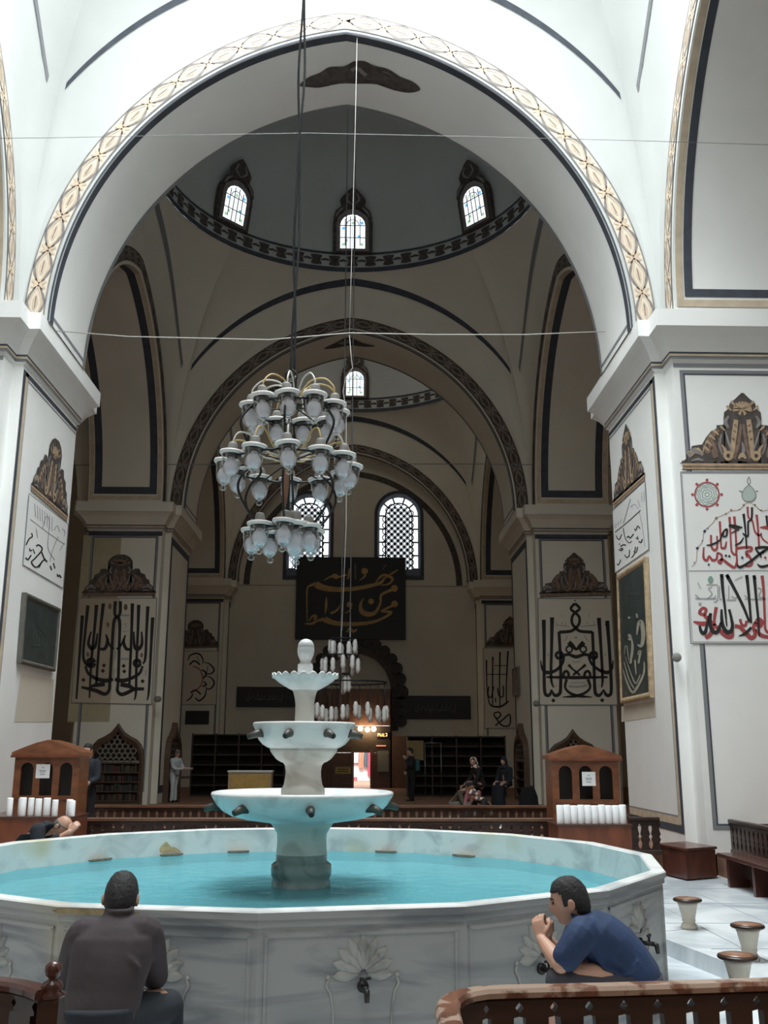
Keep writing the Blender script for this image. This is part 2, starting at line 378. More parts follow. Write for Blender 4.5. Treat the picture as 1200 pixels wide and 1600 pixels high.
m.box((XL, FY0, -0.3), (FX0, FY1, PZ)); m.box((FX1, FY0, -0.3), (XR, FY1, PZ))
struct(m.build('floor_platform', 'carpet'))

# ---- piers
def rects(x0, y0, o):
    """the two rectangles whose union is the notched pier plan, grown by o"""
    return [(x0 - o, y0 - o, x0 + PITCH_X - 2*HALF + o, y0 + SIDE + o),
            (x0 + HX - HALF - o, y0 - NOTCH - o, x0 + PITCH_X - HALF - HX + o, y0 + SIDE + NOTCH + o)]
PWX = PITCH_X - 2*HALF
def frame_strips(mb, to3, w_, h_, i0, i1):
    a = [(i0, i0), (w_ - i0, i0), (w_ - i0, h_ - i0), (i0, h_ - i0)]; b = [(i1, i1), (w_ - i1, i1), (w_ - i1, h_ - i1), (i1, h_ - i1)]
    mb.add([to3(*p) for p in a + b], [(j, (j+1) % 4, 4 + (j+1) % 4, 4 + j) for j in range(4)])
def pier(x0, y0, row, solid=False):
    m = MB()
    for r in rects(x0, y0, 0): m.box((r[0], r[1], 0.0), (r[2], r[3], 8.75))
    prof = [(0.0, 8.18), (0.05, 8.22), (0.06, 8.34), (0.10, 8.42), (0.20, 8.58), (0.30, 8.68), (0.34, 8.70), (0.34, 9.0), (-0.3, 9.0)]
    for i in (0, 1):
        m.loft([[(r[0], r[1], z), (r[2], r[1], z), (r[2], r[3], z), (r[0], r[3], z)] for o, z in prof for r in [rects(x0, y0, o)[i]]], cap1=True)
    p = struct(m.build('pier', 'plaster' if row <= 1 else 'plaster_in_dimmed'))
    # painted borders
    dk, tn, gy = MB(), MB(), MB(); e = 0.006
    zb = 0.55; zt = 8.14; H_ = zt - zb
    for X, s in ((x0 - e, 1), (x0 + PWX + e, -1)):                    # side faces
        f = lambda u, v, X=X: (X, y0 + u, zb + v)
        if row == 1:
            Q = lambda mb, u0, u1, v0, v1, f=f: mb.add([f(u0, v0), f(u1, v0), f(u1, v1), f(u0, v1)], [(0, 1, 2, 3)])
            for mb, a, b in ((dk, .015, .13), (tn, .13, .25), (gy, .25, .275)): Q(mb, a, b, 0.0 if mb is dk else a, H_ - .02); Q(mb, b if mb is not dk else .13, SIDE - .02, a - .015, b - .015)
            Q(dk, .13, SIDE - .02, H_ - .10, H_ - .02); Q(gy, .25, SIDE - .02, H_ - .16, H_ - .14)
        else: frame_strips(dk, f, SIDE, H_, 0.03, 0.25)
    fx0 = x0 + HX - HALF; fw = PWX - 2*(HX - HALF)
    for Y in (y0 - NOTCH - e, y0 + SIDE + NOTCH + e):                 # front and back faces
        f = lambda u, v, Y=Y: (fx0 + u, Y, zb + v)
        frame_strips(gy, f, fw, H_, 0.10, 0.16); frame_strips(dk, f, fw, H_, 0.16, 0.185)
        m2 = dk if row > 1 else gy
        hb = 0.12 if row > 1 else 0.05; m2.add([f(0.0, H_ - hb), f(fw, H_ - hb), f(fw, H_ + 0.02), f(0.0, H_ + 0.02)], [(0, 1, 2, 3)])
    for o, z0, z1, mm in ((0.055, 8.22, 8.27, gy), (0.065, 8.27, 8.31, tn), (0.065, 8.31, 8.345, dk)):  # lines under the cornice
        for i in (0, 1):
            r = rects(x0, y0, o)[i]
            mm.loft([[(r[0], r[1], z), (r[2], r[1], z), (r[2], r[3], z), (r[0], r[3], z)] for z in (z0, z1)])
    # yellowed repair below the pictures on the inner faces
    for q, mt in ((dk, 'slate'), (tn, 'tan'), (gy, 'slate_soft')):
        if q.v: q.build('painted_border', mt, p)
    return p
for k, y in enumerate(ROW):
    for c in (-2, -1, 0, 1):
        if abs(c + 0.5) < 1 or k >= 1:
            pier(CX + c*PITCH_X + HALF, y, k)

# ---- arches across the hall (rows) and along it (sides)
def band_ornament(to3, length, d0, d1, bright, name, parent, L=0.66):
    mid = (d0 + d1)/2; hw = (d1 - d0)/2; n_ = max(2, round(length/L)); L = length/n_
    bg, gr, gd, lt = MB(), MB(), MB(), MB(); K = 120
    bg.add([to3(length*i/K, d0) for i in range(K+1)] + [to3(length*i/K, d1) for i in range(K+1)], [(i, i+1, K+2+i, K+1+i) for i in range(K)])
    up = lambda e: (lambda s, d: Vector(to3(s, d)) + e)
    n3 = (Vector(to3(0.5, d0)) - Vector(to3(0.3, d0))).cross(Vector(to3(0.5, d1)) - Vector(to3(0.5, d0))).normalized()
    if n3.y > 0 or (abs(n3.y) < 1e-3 and n3.x*(Vector(to3(0.5, d0)).x - CX) > 0): n3 = -n3
    f1, f2, f3 = up(n3*0.004), up(n3*0.007), up(n3*0.010)
    for e in (d0, d1): ribbon(gr, [(length*i/40, e) for i in range(41)], 0.025, f1, 2)
    for i in range(n_):
        a = i*L
        for sg in (1, -1):
            ribbon(gr, [(a + L*t, mid + sg*hw*0.86*math.sin(PI*t)**1.5) for t in (0, .12, .25, .38, .5, .62, .75, .88, 1)], [0.05, 0.05, 0.06, 0.05, 0.04, 0.05, 0.06, 0.05, 0.05], f1, 2)
            ribbon(gd, [(a + L*t, mid + sg*hw*0.58*math.sin(PI*t)**1.5) for t in (.06, .2, .35, .5, .65, .8, .94)], 0.03, f2, 2)
            ribbon(gd, [(a - .10*L, mid + sg*hw*.75), (a, mid + sg*hw*.15), (a + .10*L, mid + sg*hw*.75)], [0.03, 0.07, 0.03], f2, 2)
            ribbon(gr, [(a - .16*L, mid + sg*hw*.5), (a, mid + sg*hw*.05), (a + .16*L, mid + sg*hw*.5)], [0.02, 0.05, 0.02], f1, 2)
        blob(lt, [(a + L*(.5 + .24*math.cos(t)), mid + hw*(.26 + .10*math.cos(4*t))*math.sin(t)) for t in [PI/5*j for j in range(10)]], f2, 2)
        ribbon(gr, [(a + .34*L, mid), (a + .66*L, mid)], 0.02, f3, 1, False)
    A, B, Cc, D = ('pale', 'orn_grey', 'gold', 'gold') if bright else ('orn_mid', 'orn_dark', 'orn_grey', 'orn_dark')
    t = struct(bg.build(name, A, parent)); gr.build('leaf_scroll', B, t); gd.build('leaf_scroll', Cc, t); lt.build('seed_motif', D, t)
    return t
def arch_x(cx, y, row):
    P_ = pointed(W, ZS, ZA); y2 = y + THICK
    E_ = pointed(HX, ZS, ZA + 0.9)
    m = MB()
    m.loft([[(cx + u, y, z) for u, z in P_], [(cx + u, y2, z) for u, z in P_]], close=False, smooth=True)
    a = struct(m.build('arch', 'plaster' if row <= 1 else 'plaster_in_dimmed'))
    m = MB()
    for yy in (y, y2): m.loft([[(cx + u, yy, z) for u, z in P_], [(cx + u, yy, z) for u, z in E_]], close=False)
    m.build('arch_face', 'plaster_upper_dimmed' if row <= 1 else 'plaster_in_dimmed', a)
    path = ArchPath(W, ZS, ZA)
    if row >= 1 and abs(cx - CX) < 1:
        band_ornament(lambda s, d: (cx + path.at(s, d)[0], y - 0.012, path.at(s, d)[1]), path.len, 0.10, 0.44, row == 1, 'trim_arch_band', None)
        dk, gy = MB(), MB()
        N_ = 80
        for mb, t0, t1 in ((dk, 0.02, 0.20 if row == 1 else 0.12), (gy, THICK - 0.12, THICK - 0.0)):
            q = [path.at(path.len*i/N_, -0.008) for i in range(N_+1)]
            mb.loft([[(cx + u, y + t, z) for u, z in q] for t in (t0, t1)], close=False)
        q0, q1 = [path.at(path.len*i/N_, 0.0) for i in range(N_+1)], [path.at(path.len*i/N_, 0.035) for i in range(N_+1)]
        dk.loft([[(cx + u, y - 0.008, z) for u, z in q] for q in (q0, q1)], close=False)
        q0, q1 = [path.at(path.len*i/N_, 0.0) for i in range(N_+1)], [path.at(path.len*i/N_, 0.06) for i in range(N_+1)]
        gy.loft([[(cx + u, y2 + 0.008, z) for u, z in q] for q in (q0, q1)], close=False)
        # line along the foot of the soffit
        for sg in (-1, 1): gy.loft([[(cx + sg*(W - 0.006), y + 0.1, z), (cx + sg*(W - 0.006), y2, z)] for z in (ZS + 0.10, ZS + 0.17)], close=False)
        dk.build('painted_line', 'slate', a); gy.build('painted_line', 'slate_soft', a)
def arch_y(X0, X1, k, deco):
    cy = ROW[k] - 0.78 - WS; P_ = pointed(WS, ZS, ZAS); hb = (PITCH_Y - THICK)/2; cb = bay_c(k)
    E_ = pointed(hb, ZS, 15.4)
    m = MB()
    m.loft([[(X0, cy + u, z) for u, z in P_], [(X1, cy + u, z) for u, z in P_]], close=False, smooth=True)
    a = struct(m.build('arch', 'plaster' if k <= 1 else 'plaster_in_dimmed'))
    m = MB()
    for X in (X0, X1): m.loft([[(X, cy + u, z) for u, z in P_], [(X, cb + u, z) for u, z in E_]], close=False)
    m.build('arch_face', 'plaster_upper_dimmed' if k <= 1 else 'plaster_in_dimmed', a)
    if not deco: return
    path = ArchPath(WS, ZS, ZAS); N_ = 60; dk, tn = MB(), MB()
    thick = 0.14 if k == 1 else 0.22
    for X, s in ((X0, 1), (X1, -1)):
        if X1 < X0: s = -s
        for mb, t0, t1 in ((tn, 0.03, 0.15), (dk, 0.17, 0.17 + thick)):
            e_ = 0.04 if mb is tn else 0.22; q = [path.at(e_ + (path.len - 2*e_)*i/N_, -0.008 if mb is dk else -0.0085) for i in range(N_+1)]
            mb.loft([[(X + s*t, cy + u, z) for u, z in q] for t in (t0, t1)], close=False)
    for side in (0, 1):                       # foot of the panel
        for mb, s0, s1 in ((tn, 0.04, 0.17), (dk, 0.22, 0.22 + thick)):
            q = [path.at(path.len - s_ if side else s_, -0.009) for s_ in (s0, s1)]
            lo, hi = min(X0, X1) + (0.17 if mb is dk else 0.03), max(X0, X1) - (0.17 if mb is dk else 0.03)
            mb.loft([[(X, cy + u, z) for u, z in q] for X in (lo, hi)], close=False)
    dk.build('painted_line', 'slate', a); tn.build('painted_line', 'tan', a)
    inner = X0
    face = inner - 0.012*(1 if inner > CX else -1)
    band_ornament(lambda s, d: (face, cy + path.at(s, d)[0], path.at(s, d)[1]), path.len, 0.10, 0.44, k == 1, 'trim_arch_band', None)
for k, y in enumerate(ROW):
    for c in (-1, 0, 1):
        if k or c == 0: arch_x(CX + c*PITCH_X, y, k)
for k in (1, 2, 3):
    arch_y(CX + HX, CX + HX + THICK, k, True); arch_y(CX - HX, CX - HX - THICK, k, True)

# ---- pendentives and domes
def dome_bay(k):
    cy = bay_c(k); hy = (PITCH_Y - THICK)/2; RD, ZR = 5.22, 16.78
    ctr = Vector((CX, cy, 0))
    def surf(side, t, v):
        """side 0 far, 1 right, 2 near, 3 left; t in -1..1 along it"""
        if side in (0, 2):
            x = t*HX; B = Vector((x if side == 0 else -x, hy if side == 0 else -hy, zarch(x, HX, ZS, ZA + 0.9)))
        else:
            y = t*hy; B = Vector((HX if side == 1 else -HX, -y if side == 1 else y, zarch(y, hy, ZS, 15.4)))
        r = math.hypot(B.x, B.y); T = Vector((B.x*RD/r, B.y*RD/r, ZR))
        Cn = Vector((B.x*0.93 + T.x*0.07, B.y*0.93 + T.y*0.07, B.z + 0.62*(ZR - B.z)))
        return ctr + B*(1-v)**2 + Cn*2*v*(1-v) + T*v*v
    m = MB(); NT, NV = 40, 12
    for side in range(4):
        m.loft([[surf(side, -1 + 2*i/NT, j/NV) for i in range(NT+1)] for j in range(NV+1)], close=False, smooth=True)
    n_ = 72; top = 17.0
    prof = [(RD, ZR), (RD, ZR + 0.66)] + ([(RD*math.cos(a), ZR + 0.66 + 6.0*math.sin(a)) for a in [PI/2*i/12 for i in range(1, 12)]] + [(0.02, ZR + 6.66)] if k > 1 else [(RD, ZR + 7.5)])
    d = struct(m.build('ceiling_pendentive', 'plaster_upper_dimmed' if k == 1 else 'plaster_in_dimmed'))
    m = MB(); m.lathe(ctr, prof, n_); struct(m.build('ceiling_dome', 'plaster_upper_dimmed' if k == 1 else 'plaster_dome'))
    # dark outlines of the pendentives
    ln, gy = MB(), MB()
    def zout(x): return zarch(x, 6.75, ZS, 16.42)
    for side in range(4):
        A, B = [], []
        half = HX if side in (0, 2) else hy
        for i in range(-40, 41):
            t = i/40*0.985
            res = []
            for dz in (0, 0.13 if k == 1 else 0.20):
                zt = min(zout(t*half) + dz, ZR - 0.02); lo, hi = 0, 1
                for _ in range(24):
                    mid = (lo + hi)/2
                    if surf(side, t, mid).z < zt: lo = mid
                    else: hi = mid
                p = surf(side, t, lo); q = ctr + Vector((0, 0, p.z)) - p; q.z -= 1.0; res.append(p + q.normalized()*0.02)
            A.append(res[0]); B.append(res[1])
        (ln if side in (0, 2) else gy).loft([A, B], close=False)
    ln.build('painted_line', 'slate', d); gy.build('painted_line', 'slate_soft', d)
    if k == 1: return
    # ring ornament
    rg, mo = MB(), MB()
    for z0, z1 in ((ZR - 0.02, ZR + 0.14), (ZR + 0.58, ZR + 0.66)): rg.lathe(ctr, [(RD - 0.02, z0), (RD - 0.02, z1)], n_)
    for i in range(56):
        a0 = 2*PI*i/56; f = lambda u, v: ctr + Vector(((RD - 0.02)*math.sin(a0 + u), (RD - 0.02)*math.cos(a0 + u), ZR + v))
        blob(mo, [(-.034, .2), (.034, .2), (.022, .36), (.036, .52), (-.036, .52), (-.022, .36)], f, 2)
        ribbon(mo, [(.036, .34), (.056, .42), (.076, .34)], .03, f, 2)
    rg.build('ring_line', 'slate', d); mo.build('ring_motif', 'orn_dark', d)
    # the little windows of the drum
    for i in range(8):
        a = math.radians(49*i if i in (0, 1) else (-46.5 if i == 7 else 45*i))
        dome_window(k, ctr, RD, ZR, a, i)
def dome_window(k, ctr, RD, ZR, a, i):
    rad = Vector((math.sin(a), math.cos(a), 0)); tan = Vector((math.cos(a), -math.sin(a), 0)); zz = Vector((-math.sin(a)*0.19, -math.cos(a)*0.19, 1))*0.86
    base = ctr + rad*(RD - 0.12) + Vector((0, 0, ZR + 0.60))
    f = lambda u, v, o=0.0: base + tan*u + zz*v - rad*o
    arch = lambda w_, h0, h1, n=8: [(-w_, h0), (w_, h0)] + [(w_*math.cos(t), h1 + w_*math.sin(t)) for t in [PI*j/n for j in range(n+1)]]
    t = struct(MB().prism([f(u, v, -0.12) for u, v in arch(0.64, 0.0, 1.12)], -rad*0.14).build('window_%d' % (k*10 + i), 'orn_dark'))
    outer, inner = arch(0.52, 0.05, 1.1), arch(0.40, 0.14, 1.02)
    m = MB(); m.loft([[f(*p, 0.04) for p in outer], [f(*p, 0.06) for p in outer], [f(*p, 0.06) for p in inner], [f(*p, 0.03) for p in inner]]); m.build('window_frame', 'orn_grey', t)
    m = MB(); q = arch(0.41, 0.13, 1.02); m.add([f(*p, 0.035) for p in q], [tuple(range(len(q)))]); m.build('pane', 'sky_pane', t)
    for j, (u, v) in enumerate(((-.2, .45), (.2, .6), (0.0, 1.1), (-.3, .9), (.3, .3), (.3, 1.1), (-.3, .3))):
        m = MB(); m.obox(f(u, v, 0.04), tan*0.045, zz*0.05, rad*0.003); m.build('coloured_pane', 'blue_pane' if j % 2 else 'green_pane', t)
    m = MB()
    for u in (-.24, -.08, .08, .24): m.obox(f(u, .75, 0.05), tan*0.012, zz*(0.60 if abs(u) < .2 else .5), rad*0.006)
    for v in (.55, 1.0): m.obox(f(0, v, 0.05), tan*0.40, zz*0.012, rad*0.006)
    ribbon(m, [(.2*math.cos(t_), 1.02 + .2*math.sin(t_)) for t_ in [PI*j/6 for j in range(7)]], .025, lambda u, v: f(u, v, .055), 2)
    m.build('glazing_bar', 'lattice', t)
    m = MB()
    blob(m, [(-.62, 1.2), (-.55, 1.55), (-.38, 1.72), (-.42, 1.95), (-.25, 2.2), (0, 2.45), (.25, 2.2), (.42, 1.95), (.38, 1.72), (.55, 1.55), (.62, 1.2), (.4, 1.5), (0, 1.66), (-.4, 1.5)], lambda u, v: f(u, v, 0.07 + (v - 1.2)*-.02), 2)
    q = MB()
    for sg in (-1, 1):
        ribbon(q, [(0, 1.75), (sg*.2, 1.95), (sg*.12, 2.2)], [.03, .08, .03], lambda u, v: f(u, v, 0.085), 3)
        ribbon(q, [(sg*.3, 1.65), (sg*.45, 1.5), (sg*.55, 1.3)], [.03, .08, .03], lambda u, v: f(u, v, 0.085), 3)
    c = m.build('crest', 'orn_dark', t); q.build('leaf_scroll', 'orn_grey', c)
for k in (1, 2, 3): dome_bay(k)

# ---- outer shell of the hall
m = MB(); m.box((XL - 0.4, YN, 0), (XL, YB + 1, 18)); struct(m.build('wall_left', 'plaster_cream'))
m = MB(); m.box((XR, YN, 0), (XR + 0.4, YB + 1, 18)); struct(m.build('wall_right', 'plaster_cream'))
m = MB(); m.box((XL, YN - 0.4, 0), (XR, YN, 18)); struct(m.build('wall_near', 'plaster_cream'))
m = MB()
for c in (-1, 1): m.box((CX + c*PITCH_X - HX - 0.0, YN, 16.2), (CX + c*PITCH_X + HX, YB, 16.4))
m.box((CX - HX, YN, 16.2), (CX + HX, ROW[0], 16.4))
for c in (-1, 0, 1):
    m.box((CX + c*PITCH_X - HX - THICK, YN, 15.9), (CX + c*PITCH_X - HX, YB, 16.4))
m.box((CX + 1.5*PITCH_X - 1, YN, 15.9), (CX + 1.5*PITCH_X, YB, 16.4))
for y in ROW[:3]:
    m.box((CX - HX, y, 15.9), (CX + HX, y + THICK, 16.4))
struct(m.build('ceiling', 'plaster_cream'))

# ---- painted crests on the soffits of the cross arches
def soffit_pt(x, y, row):
    z = ZA
    for _ in range(6):
        p = onZ(x, y, z); z = zarch(max(-W + .1, min(W - .1, p.x - CX)), W, ZS, ZA) - 0.015
    return p
def soffit_crest(px, leaves, row):
    m = MB(); blob(m, px, lambda x, y: soffit_pt(x, y, row), 3)
    c = struct(m.build('trim_soffit_crest', 'orn_dark')); q = MB()
    for l in leaves: ribbon(q, l, 6, lambda x, y: soffit_pt(x, y, row) - Vector((0, 0, 0.006)), 3)
    q.build('leaf_scroll', 'orn_grey', c)
soffit_crest([(468, 134), (480, 122), (500, 114), (515, 105), (538, 104), (553, 96), (570, 96), (585, 103), (606, 108), (625, 120), (645, 128), (657, 140), (640, 145), (615, 141), (590, 132), (560, 131), (530, 131), (500, 137), (480, 136)],
             [[(500, 128), (512, 118), (530, 116)], [(540, 120), (556, 106), (572, 118)], [(585, 122), (600, 114), (618, 126)], [(620, 132), (632, 130), (644, 138)], [(486, 131), (495, 124), (508, 128)]], 1)
soffit_crest([(506, 545), (524, 536), (545, 527), (566, 536), (586, 541), (570, 542), (546, 540), (524, 544)], [[(530, 538), (546, 533), (560, 538)]], 2)

# ---- the end wall, with its two windows and the portal
def uv(x, y): p = onY(x, y, YB); return (p.x, p.z)
def arch_poly(xl, xr, ytop, ybot, n=14):
    a, b = uv(xl, ybot), uv(xr, ybot); c = (a[0] + b[0])/2; r = (b[0] - a[0])/2; zt = uv((xl + xr)/2, ytop)[1]
    return [(c - r, a[1]), (c + r, a[1])] + [(c + r*math.cos(t), zt - r + r*math.sin(t)) for t in [PI*i/n for i in range(n+1)]]
win_l, win_r = (441, 521), (585, 662)
WIN = [arch_poly(443, 519, 768, 904), arch_poly(586, 661, 768, 904)]
POR = arch_poly(491, 612, 1022, 1245)
from mathutils.geometry import tessellate_polygon
outer = [(CX - HX - 1, 0), (CX + HX + 1, 0), (CX + HX + 1, 16.5), (CX - HX - 1, 16.5)]
loops = [outer] + WIN + [[p for p in POR]]
flat = [p for lp in loops for p in lp]
tri = tessellate_polygon([[Vector((x, z, 0)) for x, z in lp] for lp in loops])
m = MB(); m.add([(x, YB, z) for x, z in flat], [tuple(t) for t in tri])
for lp in loops[1:]: m.loft([[(x, YB, z) for x, z in lp], [(x, YB + 0.7, z) for x, z in lp]])
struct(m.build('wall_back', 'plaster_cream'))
m = MB(); m.box((XL, YB, 0), (CX - HX - 1, YB + 0.7, 17)); m.box((CX + HX + 1, YB, 0), (XR, YB + 0.7, 17)); m.box((XL, YB + 0.001, 16.4), (XR, YB + 0.7, 22))
struct(m.build('wall_back', 'plaster_cream'))
# blind arch line on the end wall
bp_ = ArchPath(4.75, 8.95, 14.1); m = MB(); N_ = 60
for d0, d1 in ((-0.15, 0.12),):
    m.loft([[(CX + bp_.at(bp_.len*i/N_, d)[0], YB - 0.01, bp_.at(bp_.len*i/N_, d)[1]) for i in range(N_+1)] for d in (d0, d1)], close=False)
struct(m.build('trim_blind_arch', 'orn_dark'))
m = MB(); m.box((CX - HALF, YB - 0.008, 8.9), (CX + HALF, YB - 0.001, 8.93)); struct(m.build('trim_wall_line', 'slate_soft'))
for i, (lp, nm) in enumerate(zip(WIN, ('window_1', 'window_2'))):
    x0, x1 = lp[0][0], lp[1][0]; cx = (x0 + x1)/2; r = (x1 - x0)/2; zb = lp[0][1]; zt = max(p[1] for p in lp); hs = zt - r
    def ap(ins, zlow): return [(cx - r + ins, zlow), (cx + r - ins, zlow)] + [(cx + (r - ins)*math.cos(t), hs + (r - ins)*math.sin(t)) for t in [PI*j/14 for j in range(15)]]
    A, B = ap(0.0, zb), ap(0.20, zb + 0.5)
    mm = MB(); yy = YB - 0.03
    mm.loft([[(x, YB, z) for x, z in ap(-0.04, zb - 0.04)], [(x, yy, z) for x, z in ap(-0.04, zb - 0.04)], [(x, yy + 0.02, z) for x, z in ap(0.10, zb + 0.15)], [(x, YB + 0.35, z) for x, z in B]])
    t = struct(mm.build(nm, 'slate'))
    mm = MB(); mm.add([(x, YB + 0.36, z) for x, z in B], [tuple(range(len(B)))]); mm.build('pane', 'sky_pane', t)
    g = MB(); yp = YB + 0.33
    f = lambda u, v: (u, yp, v)
    ri = r - 0.20; bw = 0.27                       # border cells
    ribbon(g, [(cx - ri + bw, zb + 0.5), (cx - ri + bw, hs)] + [(cx + (ri - bw)*math.cos(t_), hs + (ri - bw)*math.sin(t_)) for t_ in [PI - PI*j/12 for j in range(1, 12)]] + [(cx + ri - bw, hs), (cx + ri - bw, zb + 0.5)], 0.06, f, 1, False)
    z = zb + 0.5; nh = 4; st = (hs - z)/nh
    for j in range(nh + 1):
        for sg in (-1, 1): ribbon(g, [(cx + sg*(ri - bw), z + st*j), (cx + sg*ri, z + st*j)], 0.07, f, 1, False)
    for a in (PI*.22, PI*.40, PI*.60, PI*.78): ribbon(g, [(cx + (ri - bw)*math.cos(a), hs + (ri - bw)*math.sin(a)), (cx + ri*math.cos(a), hs + ri*math.sin(a))], 0.07, f, 1, False)
    # corner fillets of the border cells are rounded by small discs, the middle is a net of rings
    s_ = 0.285; row_ = 0; zz = zb + 0.52
    while zz < hs + ri - bw:
        xx = cx - ri + bw + (s_/2 if row_ % 2 else 0)
        while xx < cx + ri - bw + 0.01:
            if zz < hs or math.hypot(xx - cx, zz - hs) < ri - bw - 0.04:
                ribbon(g, [(xx + 0.135*math.cos(PI/4*q), zz + 0.135*math.sin(PI/4*q)) for q in range(8)], 0.045, f, 2, True, True)
                dia = [(xx + s_/2, zz - .065), (xx + s_/2 + .065, zz), (xx + s_/2, zz + .065), (xx + s_/2 - .065, zz)]
                if xx + s_/2 < cx + ri - bw and (zz < hs or math.hypot(xx + s_/2 - cx, zz - hs) < ri - bw - 0.04): g.add([f(*p) for p in dia], [(0, 1, 2, 3)])
            xx += s_
        zz += s_/2; row_ += 1
    g.build('lattice', 'lattice', t)

# ================================================================== THE FOUNTAIN
M['stain_dim'] = plain('old_rust_stain', (.24, .18, .09), .7, noise=.4, scale=14)
RZ, WZ = 0.90, 0.635
FB = Vector((cF.x, cF.y, 0))
ft = thing('fountain', 'sixteen-sided marble ablution fountain with three stacked bowls and turquoise water', 'fountain', FB - Vector((0, 0, 0.15)))
m = MB()
m.loft([ngon(RF + .03, -0.15), ngon(RF + .03, -0.06), ngon(RF - .03, -0.02), ngon(RF - .03, RZ - 0.10), ngon(RF - 0.015, RZ - 0.09), ngon(RF - .015, RZ - 0.055)])
wall = m.build('basin_wall', 'grey_marble', ft)
m = MB()
m.loft([ngon(RF - .015, RZ - 0.055), ngon(RF, RZ - 0.05), ngon(RF, RZ - 0.012)]); m.build('rim_edge', 'grey_marble', ft)
m = MB(); m.loft([ngon(RF, RZ - 0.012), ngon(RF - 0.008, RZ - .002), ngon(RF - 0.014, RZ), ngon(RF - 0.105, RZ), ngon(RF - 0.115, RZ - 0.012), ngon(RF - 0.115, 0.15)])
m.build('rim', 'rim_marble', ft)
m = MB(); m.lathe((cF.x, cF.y, 0), [(0.02, 0.535), (RF*.96, 0.535)], 32, False); m.build('pool_floor', 'pool', ft)
m = MB(); m.loft([ngon(RF - .117, .52), ngon(RF - .117, WZ - .004)]); m.build('pool_lining', 'pool', ft)
m = MB(); m.add(ngon(RF - .113, WZ), [tuple(range(16))]); m.build('water', 'water', ft)
# panel mouldings, carved palmettes and taps of the outer wall
def panel_frame(k):
    a, b = ngon(RF - .03, 0)[k], ngon(RF - .03, 0)[(k+1) % 16]
    u = (b - a); L = u.length; u.normalize(); nrm = Vector((u.y, -u.x, 0))
    if nrm.dot(Vector((a.x, a.y, 0)) - Vector((cF.x, cF.y, 0))) < 0: nrm = -nrm
    mid = (a + b)/2
    return lambda s, z, o=0.0: Vector((mid.x, mid.y, 0)) + u*s + Vector((0, 0, z)) + nrm*o, L, u, nrm
tap_src = None
for k in range(16):
    P_, L, u, nrm = panel_frame(k)
    mid = P_(0, 0)
    if nrm.dot(Vector((CAM.x, CAM.y, 0)) - mid) < 0.0: continue
    m = MB()
    for s0, s1 in ((-L/2 + .035, -L/2 + .062), (L/2 - .062, L/2 - .035)):
        m.loft([[P_(s0, -.02, .0), P_(s0 + .006, -.02, .012), P_(s1 - .006, -.02, .012), P_(s1, -.02, .0)], [P_(s0, RZ - .14, .0), P_(s0 + .006, RZ - .14, .012), P_(s1 - .006, RZ - .14, .012), P_(s1, RZ - .14, 0)]], close=False)
    m.loft([[P_(-L/2 + .035, RZ - .155, 0), P_(L/2 - .035, RZ - .155, 0)], [P_(-L/2 + .035, RZ - .148, .012), P_(L/2 - .035, RZ - .148, .012)], [P_(-L/2 + .035, RZ - .13, .012), P_(L/2 - .035, RZ - .13, .012)], [P_(-L/2 + .035, RZ - .12, 0), P_(L/2 - .035, RZ - .12, 0)]], close=False)
    m.build('panel_moulding', 'grey_marble', ft)
    m = MB(); cz = 0.545
    def leaf(a, r0, r1, wd, hgt):
        c, s = math.sin(a), math.cos(a); ring = []
        for t, ww in ((0, .35), (.25, .8), (.5, 1), (.75, .7), (1, .03)):
            r = r0 + (r1 - r0)*t; w2 = wd*ww
            ring.append([P_(c*r + s*q*w2, cz + s*r - c*q*w2, hgt*(1 - q*q)*(0.6 + .8*t*(1 - t)*2) + .001) for q in (-1, -.55, 0, .55, 1)])
        m.loft(ring, close=False, smooth=True)
    for j in range(-4, 5): leaf(j*0.42, 0.03, 0.215 - abs(j)*0.009, 0.038, 0.020)
    for j in range(-3, 4): leaf((j + .5 if j < 0 else j - .5 if j > 0 else 0)*0.5, 0.02, 0.14, 0.032, 0.032)
    for sg in (-1, 1):
        m.tube([P_(sg*x, z, .004) for x, z in ((.20, .52), (.215, .48), (.19, .44), (.175, .36), (.17, .25), (.13, .14), (0, .07))], [.008, .010, .008, .007, .007, .007, .006], 6)
        m.ball(P_(sg*.205, .525, .004), .014, 8, 6)
    m.build('carved_palmette', 'carve', ft)
    tz = 0.47; m = MB()
    m.tube([P_(0, tz, -.01), P_(0, tz, .02)], .034, 10); m.tube([P_(0, tz, .0), P_(0, tz, .11)], .016, 8)
    m.tube([P_(0, tz, .10), P_(0, tz - .005, .125), P_(0, tz - .06, .135)], [.017, .019, .014], 8)
    t = m.build('tap', 'bronze', ft)
    m = MB(); m.tube([P_(0, tz + .01, .075), P_(0, tz + .05, .075)], .008, 6); m.tube([P_(-.032, tz + .055, .075), P_(.032, tz + .055, .075)], .009, 6); m.ball(P_(0, tz + .05, .075), .014, 8, 6)
    m.build('tap_handle', 'bronze', t)
M['ledge_stone'] = plain('ledge_stone', (.20, .17, .12), .6, noise=.3, scale=20)
for k, a, b in ((0, .0, .42), (4, .78, 1.0)):
    A0, B0 = ngon(RF + .003, 0)[k], ngon(RF + .003, 0)[k+1]; m = MB(); d_ = B0 - A0
    blob(m, [(a, RZ - .02), (a, RZ - .047), ((a + b)/2, RZ - .05), (b, RZ - .04), (b - .05, RZ - .018), ((a + b)/2, RZ - .016)], lambda q, z: A0 + d_*q + Vector((0, 0, z)), 2); m.build('rust_stain', 'stain_dim', ft)
